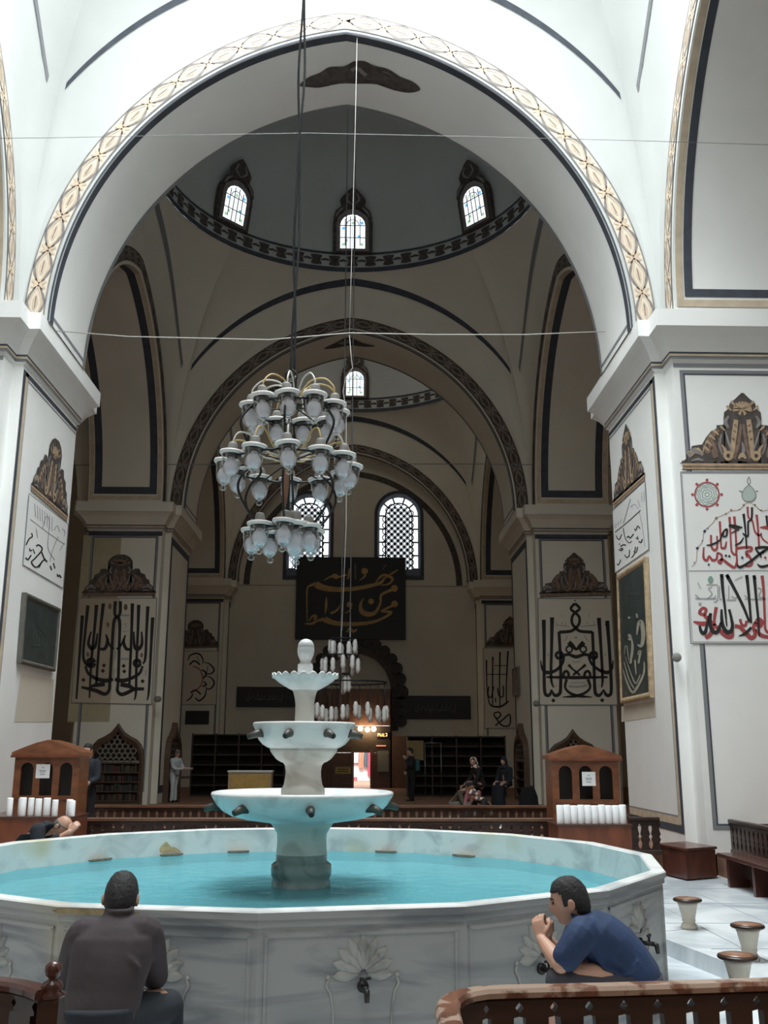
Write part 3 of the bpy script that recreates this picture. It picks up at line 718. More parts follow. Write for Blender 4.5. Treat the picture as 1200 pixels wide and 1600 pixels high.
# rust and mortar stains on the rim, ledges inside the far wall
for (x, y) in ((205, 1322), (347, 1318), (641, 1319), (788, 1328), (60, 1333)):
    p = onZ(x, y, WZ); d = Vector((p.x, p.y, 0)) - Vector((cF.x, cF.y, 0)); a = math.atan2(d.x, -d.y); r = poly_dir(RF - .115, a); c = Vector((cF.x + math.sin(a)*r, cF.y - math.cos(a)*r, WZ))
    dn = d.normalized(); tt = Vector((-dn.y, dn.x, 0))
    m = MB(); m.obox(c - dn*.05 + Vector((0, 0, .012)), tt*.12, -dn*.05, (0, 0, .006)); m.obox(c - dn*.09 + Vector((0, 0, .022)), tt*.12, dn*.008, (0, 0, .006)); m.build('ledge', 'ledge_stone', ft)
    if x == 205: m = MB(); blob(m, [(-.13, .03), (-.02, .04), (.10, .03), (.13, .08), (.06, .15), (.0, .10), (-.06, .08)], lambda q, z: c - dn*.004 + tt*q + Vector((0, 0, z)), 3); m.build('rust_stain', 'stain', ft)
# the pedestal with its bowls, turned about one axis
AX = 473; pxm = cF.y/math.cos(0)/FPX
def zz(y): return onY(AX, y, cF.y).z
def rr(h): return h*cF.y/FPX*0.985
ax = onY(AX, 1250, cF.y); PC = Vector((ax.x, cF.y, 0))
def turned(name, mat, prof, n=40, parent=ft): return MB().lathe(PC, [(rr(h), zz(y)) for y, h in prof], n).build(name, mat, parent)
foot = turned('pedestal_foot', 'wet_marble', [(1540, 44), (1378, 44), (1372, 42), (1368, 44.5), (1358, 45.5), (1350, 44.5), (1347, 41), (1345, 38), (1334, 38.2)])
turned('pedestal', 'old_marble', [(1334, 38.2), (1315, 37), (1302, 37.5), (1296, 41), (1288, 46), (1282, 50)])
bowl = turned('lower_bowl', 'white_marble', [(1286, 44), (1283, 62), (1279, 88), (1273, 108), (1266, 120), (1257, 129), (1248, 134.5), (1243, 137.5), (1240, 138.5), (1237, 137), (1236, 133), (1238, 129), (1248, 122), (1256, 100), (1260, 40), (1260, 3)], 56)
turned('middle_stem', 'old_marble', [(1262, 34), (1240, 33.5), (1233, 33.5), (1229, 31), (1226, 29.5), (1215, 27.5), (1205, 27), (1196, 28.5), (1192, 31), (1190, 36), (1186, 42), (1180, 47), (1174, 51), (1171, 52), (1169, 51)])
mbowl = turned('middle_bowl', 'white_marble', [(1170, 51), (1168, 56), (1163, 64), (1156, 70), (1148, 73.5), (1140, 76), (1134, 79), (1131, 79.5), (1129, 78), (1129.5, 74), (1136, 70), (1146, 60), (1150, 20), (1150, 2)], 16)
turned('upper_stem', 'old_marble', [(1152, 18), (1130, 15.5), (1115, 14.5), (1100, 14.5), (1090, 16), (1082, 18), (1077, 21)])
ns = 22; rings = []
for y, h, am in ((1079, 19, 0), (1077, 24, 0), (1072, 33, 0), (1066, 42, .05), (1060, 48, .25), (1057, 51.5, .8), (1054, 52, 1), (1055, 49.5, 1), (1062, 42, .3), (1068, 25, 0), (1069, 2, 0)):
    rings.append([PC + Vector((math.cos(2*PI*k/(ns*6))*rr(h), math.sin(2*PI*k/(ns*6))*rr(h), zz(y) + am*0.034*(abs(math.sin(PI*k/6)) - .6))) for k in range(ns*6)])
MB().loft(rings, True, True).build('scalloped_bowl', 'white_marble', ft)
m = MB(); h = rr(11.5); m.box((PC.x - h, PC.y - h, zz(1072)), (PC.x + h, PC.y + h, zz(1039))); m.build('finial_block', 'white_marble', ft, bevel=.006)
turned('finial', 'white_marble', [(1040, 10.5), (1038, 11.5), (1036, 9), (1034, 8), (1030, 9.5), (1024, 12.2), (1018, 13.4), (1013, 13.2), (1011, 12.6), (1010, 13), (1005, 11.5), (1001, 8.5), (999, 5), (998, .3)], 20)
M['spout_metal'] = plain('spout_metal', (.10, .095, .085), .5, .5)
def spout(a, r0, z, par):
    d = Vector((math.sin(a), -math.cos(a), 0)); p = PC + d*r0 + Vector((0, 0, z))
    m = MB(); m.tube([p - d*.05, p + d*.02 + Vector((0, 0, -.004)), p + d*.10 + Vector((0, 0, -.03))], [.042, .036, .026], 10); m.build('spout', 'spout_metal', par)
    m = MB(); q = p + d*.099 + Vector((0, 0, -.030)); m.lathe(q, [(.001, .003), (.020, .003)], 10, axis=d + Vector((0, 0, -.3))); m.build('spout_mouth', 'black', par)
for k in range(8): spout(math.radians(8 + 45*k), rr(131), zz(1258), bowl)
for k in range(8): spout(math.radians(-14 + 45*k), rr(75), zz(1146), mbowl)

# ================================================================== STOOLS, BENCH AND BOX ON THE RIGHT
def stool(x, y, label):
    p = onZ(x, y, 0.0); t = thing('stool', label, 'stool', p, 'stools round the fountain')
    MB().lathe(p, [(.002, 0), (.082, 0), (.088, .012), (.084, .03), (.070, .05), (.062, .065), (.066, .075), (.072, .082), (.068, .09), (.066, .10), (.080, .16), (.098, .235), (.112, .265), (.002, .266)], 24).build('stone_base', 'stool_stone', t)
    MB().lathe(p, [(.002, .264), (.132, .264), (.145, .27), (.150, .281), (.144, .294), (.130, .298), (.002, .299)], 28).build('seat', 'wood_dark', t)
    MB().lathe(p, [(.002, .297), (.122, .297), (.120, .303), (.002, .305)], 28).build('seat_top', 'wood_seat', t)
M['wood_seat'] = wood('stool_seat_wood', (0.30, 0.15, 0.09), 0.22, 0.7, 3, (1, 4, 1))
stool(1077, 1451, 'marble stool with round wooden seat, farthest of the three on the white floor')
stool(1172, 1500, 'marble stool with round wooden seat in the middle of the three, near the bench')
stool(1157, 1558, 'marble stool with round wooden seat nearest the front balustrade, its base hidden by the rail')
# box by the pier
fr = onZ(1074, 1377, 0); bz = onY(1073, 1326, fr.y).z
tl, tr = onZ(1015, 1316, bz), onZ(1121, 1320, bz)
dirx, diry = (Vector((tl.x, tl.y, 0)) - Vector((fr.x, fr.y, 0))), Vector((0.42, 0.34, 0))
box = thing('wooden_box', 'low dark red wooden box on the marble floor at the foot of the right pier', 'box', fr)
A = Vector((fr.x, fr.y, 0)); e1, e2 = dirx*0.8, Vector((0.55, 0.30, 0))
m = MB(); c = A + (e1 + e2)/2; m.obox((c.x, c.y, bz/2 - .01), e1*.485, e2*.485, (0, 0, bz/2 - .03)); m.build('body', 'wood_box', box)
m = MB(); m.obox((c.x, c.y, bz - .015), e1*.52, e2*.52, (0, 0, .018)); m.build('lid', 'wood_box', box, bevel=.006)
# long bench along the platform
bench = thing('bench', 'long low dark wooden bench below the balustrade on the right', 'bench', (5.1, 13, 0))
BX0, BX1, BZ = 5.02, 5.33, 0.42
m = MB(); m.box((BX0 - .02, 4.2, BZ - .05), (BX1, 14.35, BZ)); m.build('seat', 'wood_bench', bench, bevel=.006)
m = MB(); m.box((BX0 + .22, 4.2, .12), (BX0 + .25, 14.3, .30)); m.build('stretcher', 'wood_dark', bench)
for y in (14.0, 13.1, 12.2, 11.3, 10.4, 9.5):
    m = MB(); m.box((BX0 + .01, y, 0), (BX1 - .02, y + .075, BZ - .05)); m.build('leg', 'wood_bench', bench)
# ================================================================== BALUSTRADES
def sawn(m, P0, u, nrm, z0, z1, hw, th):
    """one flat sawn baluster: silhouette between z0 and z1 about P0"""
    H = z1 - z0; half = [(0, 1), (.05, .98), (.08, .70), (.16, .62), (.24, .55), (.32, .68), (.40, .86), (.47, .70), (.50, .58), (.53, .70), (.60, .86), (.70, .72), (.80, .62), (.915, .66), (.92, .98), (.937, .98), (.951, .84), (.962, .76), (.973, .84), (.988, 1), (1, 1)]
    pts = [P0 + u*(hw*h) + Vector((0, 0, z0 + H*t)) for t, h in half] + [P0 - u*(hw*h) + Vector((0, 0, z0 + H*t)) for t, h in reversed(half)]
    n = len(half); a = [p - nrm*th/2 for p in pts]; b = [p + nrm*th/2 for p in pts]; N_ = 2*n
    fs = [(j, j+1, N_-2-j, N_-1-j) for j in range(n-1)] + [(N_+j, N_+N_-1-j, N_+N_-2-j, N_+j+1) for j in range(n-1)] + [(j, N_+j, N_+(j+1) % N_, (j+1) % N_) for j in range(N_)]
    m.add(a + b, fs)
def balustrade(name, label, path, z0, z1, pitch, railw=.10, railh=.06, worn='wood_worn', posts=(), group=None, th=.04):
    path = [Vector((p[0], p[1], 0)) for p in path]
    t = thing(name, label, 'railing', (path[0].x, path[0].y, z0), group)
    up = Vector((0, 0, 1))
    def rail(nm, zb, zt, wd, mat):
        rings = []
        for i, p in enumerate(path):
            d = path[min(i+1, len(path)-1)] - path[max(i-1, 0)]; d.normalize(); q = Vector((-d.y, d.x, 0))
            b = .012
            rings.append([p + q*wd/2*sx + up*zv for sx, zv in ((-1, zb), (1, zb), (1, zt - b), (1 - .25, zt), (-.75, zt), (-1, zt - b))])
        MB().loft(rings, True, False, True, True).build(nm, mat, t)
    rail('handrail', z1 - railh, z1, railw, worn)
    ur = .010 if railw < .08 else .045
    rail('under_rail', z1 - railh - ur, z1 - railh, railw*.7, 'wood_dark')
    rail('foot_rail', z0, z0 + .07, railw*.8, 'wood_dark')
    tot = [0]
    for a, b in zip(path, path[1:]): tot.append(tot[-1] + (b - a).length)
    s = pitch/2; src = None
    while s < tot[-1]:
        i = max(j for j in range(len(tot)) if tot[j] <= s); i = min(i, len(path) - 2)
        d = (path[i+1] - path[i]).normalized(); p = path[i] + d*(s - tot[i]); m = MB()
        sawn(m, p, d, Vector((-d.y, d.x, 0)), z0 + .07, z1 - railh - ur, pitch*.5, th)
        m.build('baluster', 'wood_dark', t); s += pitch
    return t
fz = 1.04
front = [onZ(x, y, fz) for x, y in ((1330, 1528), (1205, 1530), (1080, 1534), (950, 1538), (850, 1540), (790, 1541.5), (755, 1543), (730, 1547), (712, 1553), (702, 1560), (699, 1570), (703, 1590), (716, 1640), (735, 1720))]
balustrade('balustrade', 'carved wooden balustrade with worn curved handrail across the lower right foreground', front, PZ, fz, .118, .075, .028)
lf = [onZ(x, y, fz) for x, y in ((-160, 1520), (-60, 1521), (0, 1524), (30, 1528), (52, 1533), (72, 1540))]
lb = balustrade('balustrade', 'carved wooden balustrade ending in a ball-topped post, lower left corner', lf, PZ, fz - .01, .118, .075, .028, 'wood_bench')
np_ = onZ(81, 1552, fz - .03); m = MB(); m.box((np_.x - .036, np_.y - .036, PZ), (np_.x + .036, np_.y + .036, fz - .04)); m.build('newel_post', 'wood_dark', lb, bevel=.005)
MB().lathe((np_.x, np_.y, fz - .04), [(.002, 0), (.044, 0), (.046, .01), (.030, .02), (.036, .032), (.030, .045), (.016, .052), (.014, .058), (.024, .066), (.029, .082), (.026, .098), (.014, .108), (.002, .111)], 20).build('newel_ball', 'wood_bench', lb)
balustrade('balustrade', 'long dark balustrade behind the fountain rim, nearer of the two', [(-4.2, 15.62), (2.95, 15.62)], PZ, .80, .155, .12, .05, 'wood_brown', th=.05)
balustrade('balustrade', 'long dark balustrade behind the fountain, farther of the two with the standing people beyond', [(-5.3, 19.0), (3.9, 19.0)], PZ, .81, .155, .12, .05, 'wood_brown', th=.05)
balustrade('balustrade', 'short balustrade between the right roll counter and the right pier', [(4.02, 15.25), (4.48, 15.25)], PZ, .84, .16, .10, .05, 'wood_dark')
q0, q1 = onX(1088, 1270, 5.6), onX(1200, 1287, 5.6)
balustrade('balustrade', 'dark balustrade along the right aisle behind the bench', [(5.6, q0.y + .1), (5.6, 6.0)], PZ, q0.z, .16, .09, .05, 'wood_dark')
# ================================================================== COUNTERS, ROLLS AND GLAZED CASES
def counter(name, label, x0, x1, y0, y1, ztop):
    t = thing(name, label, 'counter', ((x0 + x1)/2, (y0 + y1)/2, 0))
    m = MB(); m.box((x0, y0, 0), (x1, y1, ztop - .03)); m.build('body', 'wood_red', t)
    m = MB(); m.box((x0 - .02, y0 - .02, ztop - .03), (x1 + .02, y1, ztop)); m.build('top', 'wood_bench', t, bevel=.005)
cy0 = 14.45
pl, pr = onY(872, 1288, cy0), onY(986, 1288, cy0)
counter('counter', 'reddish wooden counter carrying white paper rolls, right of the fountain', pl.x, pr.x, cy0, 15.2, pl.z)
def roll(p, r, h, label, group):
    o = MB().lathe(p, [(.012, h - .02), (.012, h), (r*.9, h), (r, h - .01), (r*1.0, .01), (r*.95, 0), (.002, 0)], 16).build('paper_roll', 'paper')
    o.location = (0, 0, 0); tag(o, label, 'paper roll', group); return o
for i in range(10):
    x = 876 + i*10.9; b = onY(x, 1284, cy0 + .10)
    roll((b.x, cy0 + .12, pl.z), .0505, .255 + .006*math.sin(i*2.3), 'upright white paper roll in the full row on the right counter', 'rolls on the right counter')
ql, qr = onY(-40, 1276, 14.2), onY(110, 1276, 14.2)
counter('counter', 'reddish wooden counter carrying white paper rolls, left edge of the photo', ql.x, qr.x, 14.2, 15.1, ql.z)
for i, x in enumerate((14, 28, 34, 43, 59, 68, 85, 104, 111)):
    b = onY(x, 1273, 14.3); hh = (.245, .23, .25, .24, .235, .24, .22, .22, .21)[i]
    roll((b.x, 14.30 + .12*(i % 2), ql.z), .042 + .004*(i % 3), hh, 'upright white paper roll in the gappy row on the left counter', 'rolls on the left counter')
def glazed_case(label, xl, xr, ytop, yeave, ybase, Y, depth, paper, paper_label):
    L_, R_ = onY(xl, ybase, Y), onY(xr, ybase, Y); zt, ze = onY((xl+xr)/2, ytop, Y).z, onY((xl+xr)/2, yeave, Y).z
    x0, x1, z0 = L_.x, R_.x, PZ; W_ = x1 - x0
    t = thing('glazed_case', label, 'cabinet', ((x0+x1)/2, Y + depth/2, PZ))
    zb = L_.z
    loops = [[(x0, zb), (x1, zb), (x1, ze), (x0, ze)]]
    for c in (.20, .5, .80):
        cx = x0 + W_*c; r = W_*.098; zl, zh = zb + (ze - zb)*.10, zb + (ze - zb)*.86 - r
        loops.append([(cx - r, zl), (cx + r, zl)] + [(cx + r*math.cos(a), zh + r*math.sin(a)) for a in [PI*j/8 for j in range(9)]])
    flat = [p for lp in loops for p in lp]; tri = tessellate_polygon([[Vector((x, z, 0)) for x, z in lp] for lp in loops])
    m = MB(); m.add([(x, Y, z) for x, z in flat], [tuple(a) for a in tri])
    for lp in loops[1:]: m.loft([[(x, Y, z) for x, z in lp], [(x, Y + .04, z) for x, z in lp]])
    m.box((x0, Y + .003, z0), (x0 + .03, Y + depth, ze)); m.box((x1 - .03, Y + .003, z0), (x1, Y + depth, ze)); m.box((x0 + .004, Y + depth - .02, z0 + .004), (x1 - .004, Y + depth - .004, ze - .004)); m.box((x0 + .008, Y + .006, z0 + .005), (x1 - .008, Y + depth - .008, zb + .02))
    m.build('case', 'wood_case', t)
    m = MB(); m.box((x0 + .03, Y + depth*.55, zb + .02), (x1 - .03, Y + depth*.57, ze)); m.build('dark_lining', 'void', t)
    m = MB(); m.add([(x0 + .03, Y + .03, zb + .02), (x1 - .03, Y + .03, zb + .02), (x1 - .03, Y + .03, ze), (x0 + .03, Y + .03, ze)], [(0, 1, 2, 3)]); m.build('glass_front', 'glass', t)
    f = lambda s, z, y: (x0 - .04 + (W_ + .08)*s, y, z)
    prof = [(0, ze), (1, ze)] + [(1, ze + .06)] + [(.5 + .5*math.cos(a), ze + .06 + (zt - ze - .06)*(1 - abs(math.cos(a))**1.3)) for a in [PI*j/10 for j in range(1, 10)]] + [(0, ze + .06)]
    m = MB(); m.loft([[f(s, z, Y - .05) for s, z in prof], [f(s, z, Y + depth + .03) for s, z in prof]], True, False, True, True); r = m.build('roof', 'wood_case', t)
    m = MB(); m.box((x0 - .05, Y - .06, ze - .015), (x1 + .05, Y - .01, ze + .02)); m.build('cornice', 'wood_red', t)
    if paper:
        a, b = onY(paper[0], paper[1], Y - .006), onY(paper[2], paper[3], Y - .006)
        m = MB(); m.box((a.x, Y - .008, b.z), (b.x, Y - .004, a.z)); s = tag(m.build('paper_notice', 'paper'), paper_label, 'notice')
        q = MB()
        for j, (wd, yy) in enumerate(((.15, .25), (.5, .45), (.42, .56), (.38, .72))):
            zc = a.z + (b.z - a.z)*yy; cx = (a.x + b.x)/2; w2 = (b.x - a.x)*wd/2; k = 6
            for i in range(k):
                u0 = cx - w2 + 2*w2*i/k; q.box((u0, Y - .0095, zc - .008), (u0 + 2*w2/k*.7, Y - .0081, zc + .008))
        q.build('printed_lines', 'print', s)
M['wood_case'] = wood('polished_case_wood', (0.24, 0.09, 0.042), 0.28, 0.6, 2.2, (2, 2, 5))
glazed_case('arched wooden glazed case with a pinned notice, behind the right counter', 864, 970, 1164, 1187, 1256, 15.75, .55, (909, 1206, 931, 1228), 'white printed notice on the middle pane of the right glazed case')
glazed_case('arched wooden glazed case with a pinned notice, behind the left counter', 18, 120, 1156, 1182, 1250, 15.3, .55, (57, 1194, 77, 1216), 'white printed notice on the middle pane of the left glazed case')

# ================================================================== PAINTED PANELS AND HUNG PICTURES
def crop(x0, y0, s): return lambda x, y: (x0 + x/s, y0 + y/s)
def on_plane(cr, plane, lift=0.0):
    """crop coordinates -> wall; plane = ('Y', value) or ('X', value)"""
    ax_, v = plane
    def f(x, y):
        px, py = cr(x, y)
        if ax_ == 'Y': return onY(px, py, v - lift)
        return onX(px, py, v + (-lift if v > 0 else lift))
    return f
def letters(name, mat, strokes, f, parent, per=4):
    m = MB()
    for pts, wd in strokes: ribbon(m, pts, wd, f, per)
    return m.build(name, mat, parent) if m.v else None
def bolder(S, k): return [(p, [w_*k for w_ in wd] if isinstance(wd, list) else wd*k) for p, wd in S]
def dots(name, mat, pts, f, parent, tall=1.0, n=4):
    m = MB()
    for x, y, r in pts: m.add([f(x + r*math.cos(2*PI*k/n), y + r*tall*math.sin(2*PI*k/n)) for k in range(n)], [tuple(range(n))])
    return m.build(name, mat, parent)
def ground(name, mat, q, f, parent, border='slate_soft', bw=5):
    m = MB(); m.add([f(*p) for p in q], [(0, 1, 2, 3)]); g = m.build(name, mat, parent)
    return g
def border(q, f, parent, mat='slate_soft', bw=5):
    m = MB()
    for a, b in zip(q, q[1:] + q[:1]): ribbon(m, [a, b], bw, f, 1, False)
    m.build('border_line', mat, parent)
CREST = [(-1, .08), (-.93, .12), (-.88, .15), (-.89, .21), (-.82, .26), (-.80, .31), (-.73, .32), (-.64, .33), (-.58, .42), (-.50, .50), (-.40, .54), (-.41, .58), (-.27, .59), (-.30, .67), (-.29, .75), (-.23, .79), (-.20, .87), (-.12, .92), (-.02, 1.0)]
CREST_R = [(-1, .08), (-.92, .14), (-.90, .22), (-.80, .30), (-.78, .38), (-.70, .42), (-.66, .52), (-.55, .56), (-.50, .66), (-.38, .66), (-.28, .58), (-.27, .72), (-.32, .84), (-.24, .94), (-.10, 1.0)]
def crest(f, parent, dark='orn_dark', mid='orn_mid', light='orn_light', rounded=False, grey='orn_grey'):
    """painted crest; f(u, v): u -1..1 across, v 0..1 up"""
    half = CREST_R if rounded else CREST
    out = half + [(-u, v) for u, v in reversed(half)]
    base = [(-.97, .0), (.97, .0)]
    m = MB(); n = len(out); pts = [f(*p) for p in out]; bot = [f(u, .08) for u, v in out]
    m.add(pts + bot, [(i, i+1, n+i+1, n+i) for i in range(n-1)])
    for v0, v1 in ((.085, .12), (.0, .01)): m.add([f(-.96, v0), f(.96, v0), f(.96, v1), f(-.96, v1)], [(0, 1, 2, 3)])
    c = m.build('crest', dark, parent)
    g = lambda u, v: f(u, v, 1)
    a, b, d = MB(), MB(), MB()
    for v0, v1, q in ((.055, .085, b), (.035, .055, a), (.01, .03, b)): q.add([f(-.95, v0, 1), f(.95, v0, 1), f(.95, v1, 1), f(-.95, v1, 1)], [(0, 1, 2, 3)])
    h = lambda u, v: f(u, v, 2)
    for sg in (-1, 1):
        S = lambda L_: [(sg*u, v) for u, v in L_]
        ribbon(b, S([(.10, .655), (.13, .45), (.17, .16)]), [.07, .085, .06], g); ribbon(a, S([(.02, .6), (.06, .35), (.13, .15)]), [.03, .055, .05], g)
        ribbon(b, S([(.22 + .055*math.cos(t), .185 + .045*math.sin(t)) for t in [PI/4*k for k in range(9)]]), .04, h)
        ribbon(a, S([(.37, .52), (.52, .40), (.45, .27), (.42, .16)]), [.04, .10, .10, .08], g); ribbon(d, S([(.33, .47), (.36, .34), (.31, .2)]), [.02, .05, .03], g)
        ribbon(d, S([(.86, .18), (.75, .25), (.62, .2)]), [.06, .08, .04], g); ribbon(d, S([(.27, .5), (.22, .36), (.18, .26)]), [.02, .035, .02], h)
        ribbon(d, S([(.22, .70), (.27, .62), (.22, .55)]), [.03, .06, .03], g); ribbon(a, S([(.62, .33), (.55, .24), (.48, .3)]), [.03, .06, .03], g)
        ribbon(b, S([(.33, .33), (.27, .25), (.30, .17)]), [.02, .045, .02], g)
    for sg in (-1, 1):
        S = lambda L_: [(sg*u, v) for u, v in L_]
        for (u, v, du, dv) in ((.50, .44, .10, .02), (.56, .37, .09, -.02), (.60, .30, .08, -.04), (.44, .50, .10, .03), (.70, .27, .09, .02), (.34, .56, .05, .03), (.24, .82, .05, .03), (.17, .88, .05, .03)): ribbon(b, S([(u - .07, v - .05), (u, v), (u + du*.3, v + dv - .03)]), [.012, .040, .012], h, 3)
        for (u, v) in ((.12, .50), (.14, .40), (.11, .58)): ribbon(a, S([(u - .02, v - .012), (u + .02, v + .012)]), .022, h, 1, False)
        ribbon(a, S([(.30, .20), (.34, .30), (.40, .44)]), [.012, .02, .01], h, 3); ribbon(d, S([(.62, .12), (.70, .14), (.80, .12)]), [.02, .03, .02], h, 3); ribbon(b, S([(.88, .2), (.84, .24), (.78, .21), (.82, .17)]), [.01, .02, .02, .01], h, 3)
    for k in range(-4, 5): ribbon(b, [(0, .79), (.15*math.sin(k*.42), .79 + .10*math.cos(k*.42))], [.015, .05], h, 2)
    ribbon(b, [(0, .79), (-.05, .72)], [.015, .05], h, 2); ribbon(b, [(0, .79), (.05, .72)], [.015, .05], h, 2)
    ribbon(d, [(0, .36), (.02, .26), (0, .2)], [.02, .05, .03], g); ribbon(b, [(-.06, .15), (0, .2), (.06, .15)], [.03, .06, .03], h)
    a.build('crest_leaf', mid, c); b.build('crest_scroll', light, c); d.build('crest_leaf', grey, c)
def crest_map(bl, br, top, plane):
    """bl, br: base ends, top: tip, all photo pixels on the plane"""
    def f(u, v, k=0):
        bx = (bl[0] + br[0])/2 + u*(br[0] - bl[0])/2; by = (bl[1] + br[1])/2 + u*(br[1] - bl[1])/2
        mx, my = (bl[0] + br[0])/2, (bl[1] + br[1])/2
        x, y = bx + v*(top[0] - mx), by + v*(top[1] - my); d = 0.004 + .003*k
        return onY(x, y, plane[1] - d) if plane[0] == 'Y' else onX(x, y, plane[1] + (-d if plane[1] > 0 else d))
    return f
# ---- front of the right pier
PY = ('Y', Y1 - NOTCH - 0.008); c3, c4 = crop(1060, 600, 7.27), crop(1060, 800, 7.27)
t = thing('painted_calligraphy', 'large painted panel of black and red calligraphy on the front of the right pier', 'painted panel', onY(1160, 870, PY[1]))
q = [(1063.5, 737.5), (1251, 737.5), (1266, 1005.5), (1079.5, 1005.5)]; idc = lambda x, y: (x, y)
ground('panel_ground', 'panel_white', q, on_plane(idc, PY, .002), t); border(q, on_plane(idc, PY, .005), t, 'slate_soft', 1.6)
border([(1065.5, 739.5), (1249, 739.5), (1264, 1003), (1082, 1003)], on_plane(idc, PY, .005), t, 'slate_soft', .8)
f3, f4 = on_plane(c3, PY, .007), on_plane(c4, PY, .007); g4 = on_plane(c4, PY, .010)
letters('divider', 'ink_grey', [([(115, 668), (700, 665), (1400, 665)], 10)], f4, t)
red = [([(430,1080),(410,1200),(405,1290)],[34,30,26]), ([(235,1135),(275,1092),(316,1110),(292,1160),(248,1155),(235,1135)],30), ([(290,1170),(345,1230),(385,1320),(362,1390),(305,1430)],[30,46,48,46,40]),
 ([(170,1245),(260,1268),(330,1262),(382,1228)],[16,44,44,30]), ([(405,1270),(470,1345),(550,1412),(608,1412),(625,1340)],[30,42,44,40,14]), ([(640,1295),(700,1310),(780,1390),(830,1432),(872,1390),(852,1310),(872,1250)],[40,38,46,44,40,32,26]),
 ([(700,1215),(720,1278),(760,1290),(775,1235)],28), ([(880,1270),(908,1215),(950,1250),(922,1300),(880,1275)],38), ([(950,722),(968,900),(980,1200),(990,1340),(1040,1375)],[34,26,24,26,30]), ([(880,1330),(940,1400),(1040,1425)],[24,40,30]),
 ([(580,55),(590,250),(600,420)],[26,18,20]), ([(634,50),(650,250),(656,470),(612,462),(600,420)],[28,20,22,22,18]), ([(470,105),(480,300),(486,410)],[24,18,18]), ([(370,260),(375,390),(410,432),(440,400),(438,270)],[20,22,26,22,16]),
 ([(486,410),(528,405),(545,335)],[22,24,14]), ([(288,400),(285,520),(325,548),(348,500),(385,545),(432,535),(442,462)],[16,24,26,18,26,24,20]), ([(442,462),(492,492),(482,580),(452,565),(500,540),(580,600),(640,628),(664,560),(660,480)],[18,24,22,20,26,28,26,22,18]),
 ([(785,-60),(795,60),(840,100),(868,220),(920,265),(945,238)],[22,18,18,18,22,10]), ([(888,30),(905,200),(916,400)],[26,20,20]), ([(668,412),(760,400),(828,405),(825,440),(768,452),(780,515)],[26,26,28,24,22,18]), ([(780,470),(835,560),(812,612),(745,612)],[26,24,22,12]),
 ([(925,175),(1060,175)],[10,60]), ([(935,250),(960,310),(1030,360)],[14,16,10])]
letters('red_lettering', 'ink_red', bolder(red, 1.12), f4, t)
blk = [([(490,705),(505,900),(530,1100),(550,1300)],[36,28,24,14]), ([(548,710),(640,880),(740,1080),(805,1250)],[36,30,28,24]), ([(775,715),(800,950),(825,1260)],[34,26,24]), ([(860,718),(880,950),(905,1200),(918,1410)],[34,26,24,16]),
 ([(490,1105),(492,1220),(508,1300),(545,1358),(592,1358),(614,1300),(600,1200),(575,1105)],[22,32,36,42,42,34,28,24]), ([(368,1150),(358,1250),(375,1330),(410,1366),(450,1352),(485,1250)],[26,34,36,40,36,22]), ([(240,1290),(258,1355),(298,1376),(322,1300),(340,1210),(368,1150)],[22,34,38,28,24,26]), ([(830,1310),(760,1380),(685,1410)],[26,30,8]),
 ([(740,20),(760,200),(775,420)],[26,18,16]), ([(836,-55),(830,80),(792,115),(792,255),(768,272),(728,238)],[22,18,18,18,24,10]), ([(318,378),(380,370),(470,320),(500,240),(550,195),(545,270),(508,275),(515,235)],[10,20,18,16,22,18,16,14]), ([(572,150),(650,170),(728,176)],[26,40,10]), ([(690,196),(600,240)],[14,12]),
 ([(640,380),(700,350),(742,290)],[10,18,10]), ([(870,412),(950,400),(1050,405)],[24,26,26]), ([(875,420),(930,472),(1010,420)],[16,22,16]), ([(1040,400),(930,472),(840,545),(750,605),(690,626),(664,585)],[22,26,26,26,26,10]), ([(930,472),(938,520)],[20,10]), ([(895,590),(945,622),(1040,600)],[10,26,22]), ([(1000,40),(1010,160)],[24,16])]
letters('black_lettering', 'ink', bolder(blk, 1.15), g4, t)
dots('arrow_head', 'ink', [(492,740,24),(560,738,24),(780,750,22),(866,752,22),(745,50,15),(592,70,1)], g4, t, 1.5, 3)
thin = [([(190,985),(430,985)],11), ([(192,940),(240,985)],11), ([(330,985),(382,930),(340,872),(382,855)],10), ([(400,985),(425,950)],10), ([(445,830),(445,1000),(398,1022)],10), ([(318,826),(442,826)],10), ([(465,840),(470,988),(492,985)],9), ([(548,1000),(655,1000)],11), ([(570,835),(572,990)],10), ([(600,958),(645,980),(680,960)],10), ([(750,990),(990,990)],10), ([(900,862),(942,882),(910,960),(975,975)],10), ([(750,950),(800,985)],10), ([(640,775),(725,735)],7), ([(220,800),(255,875)],7), ([(230,1045),(262,1045)],26)]
letters('grey_lettering', 'ink_grey', bolder(thin, 1.3), f4, t)
letters('scalloped_line', 'orn_light', [([(150,620),(200,560),(215,420),(275,330),(292,220),(385,130),(430,70),(540,20),(600,-15),(690,-25),(740,-75),(800,-110),(870,-75),(940,-15),(1018,-25)],7)], f4, t)
dots('leaf_bud', 'ink_blue', [(215,412,20),(298,218,20),(180,575,10),(270,325,9),(335,190,9)], f4, t)
dots('leaf_bud', 'orn_light', [(430,70,20),(540,20,14),(600,-25,16),(690,-30,10),(740,-80,16),(870,-80,16),(940,-20,12)], f4, t)
m = MB(); blob(m, [(365,725),(398,770),(365,812),(332,770)], f4); m.build('green_leaf', 'ink_green', t)
dots('diamond_dot', 'ink', [(540,495,17),(578,502,17),(345,598,15)], g4, t); dots('diamond_dot', 'ink_blue', [(725,518,18)], g4, t); dots('diamond_dot', 'ink_red', [(985,518,18)], g4, t)
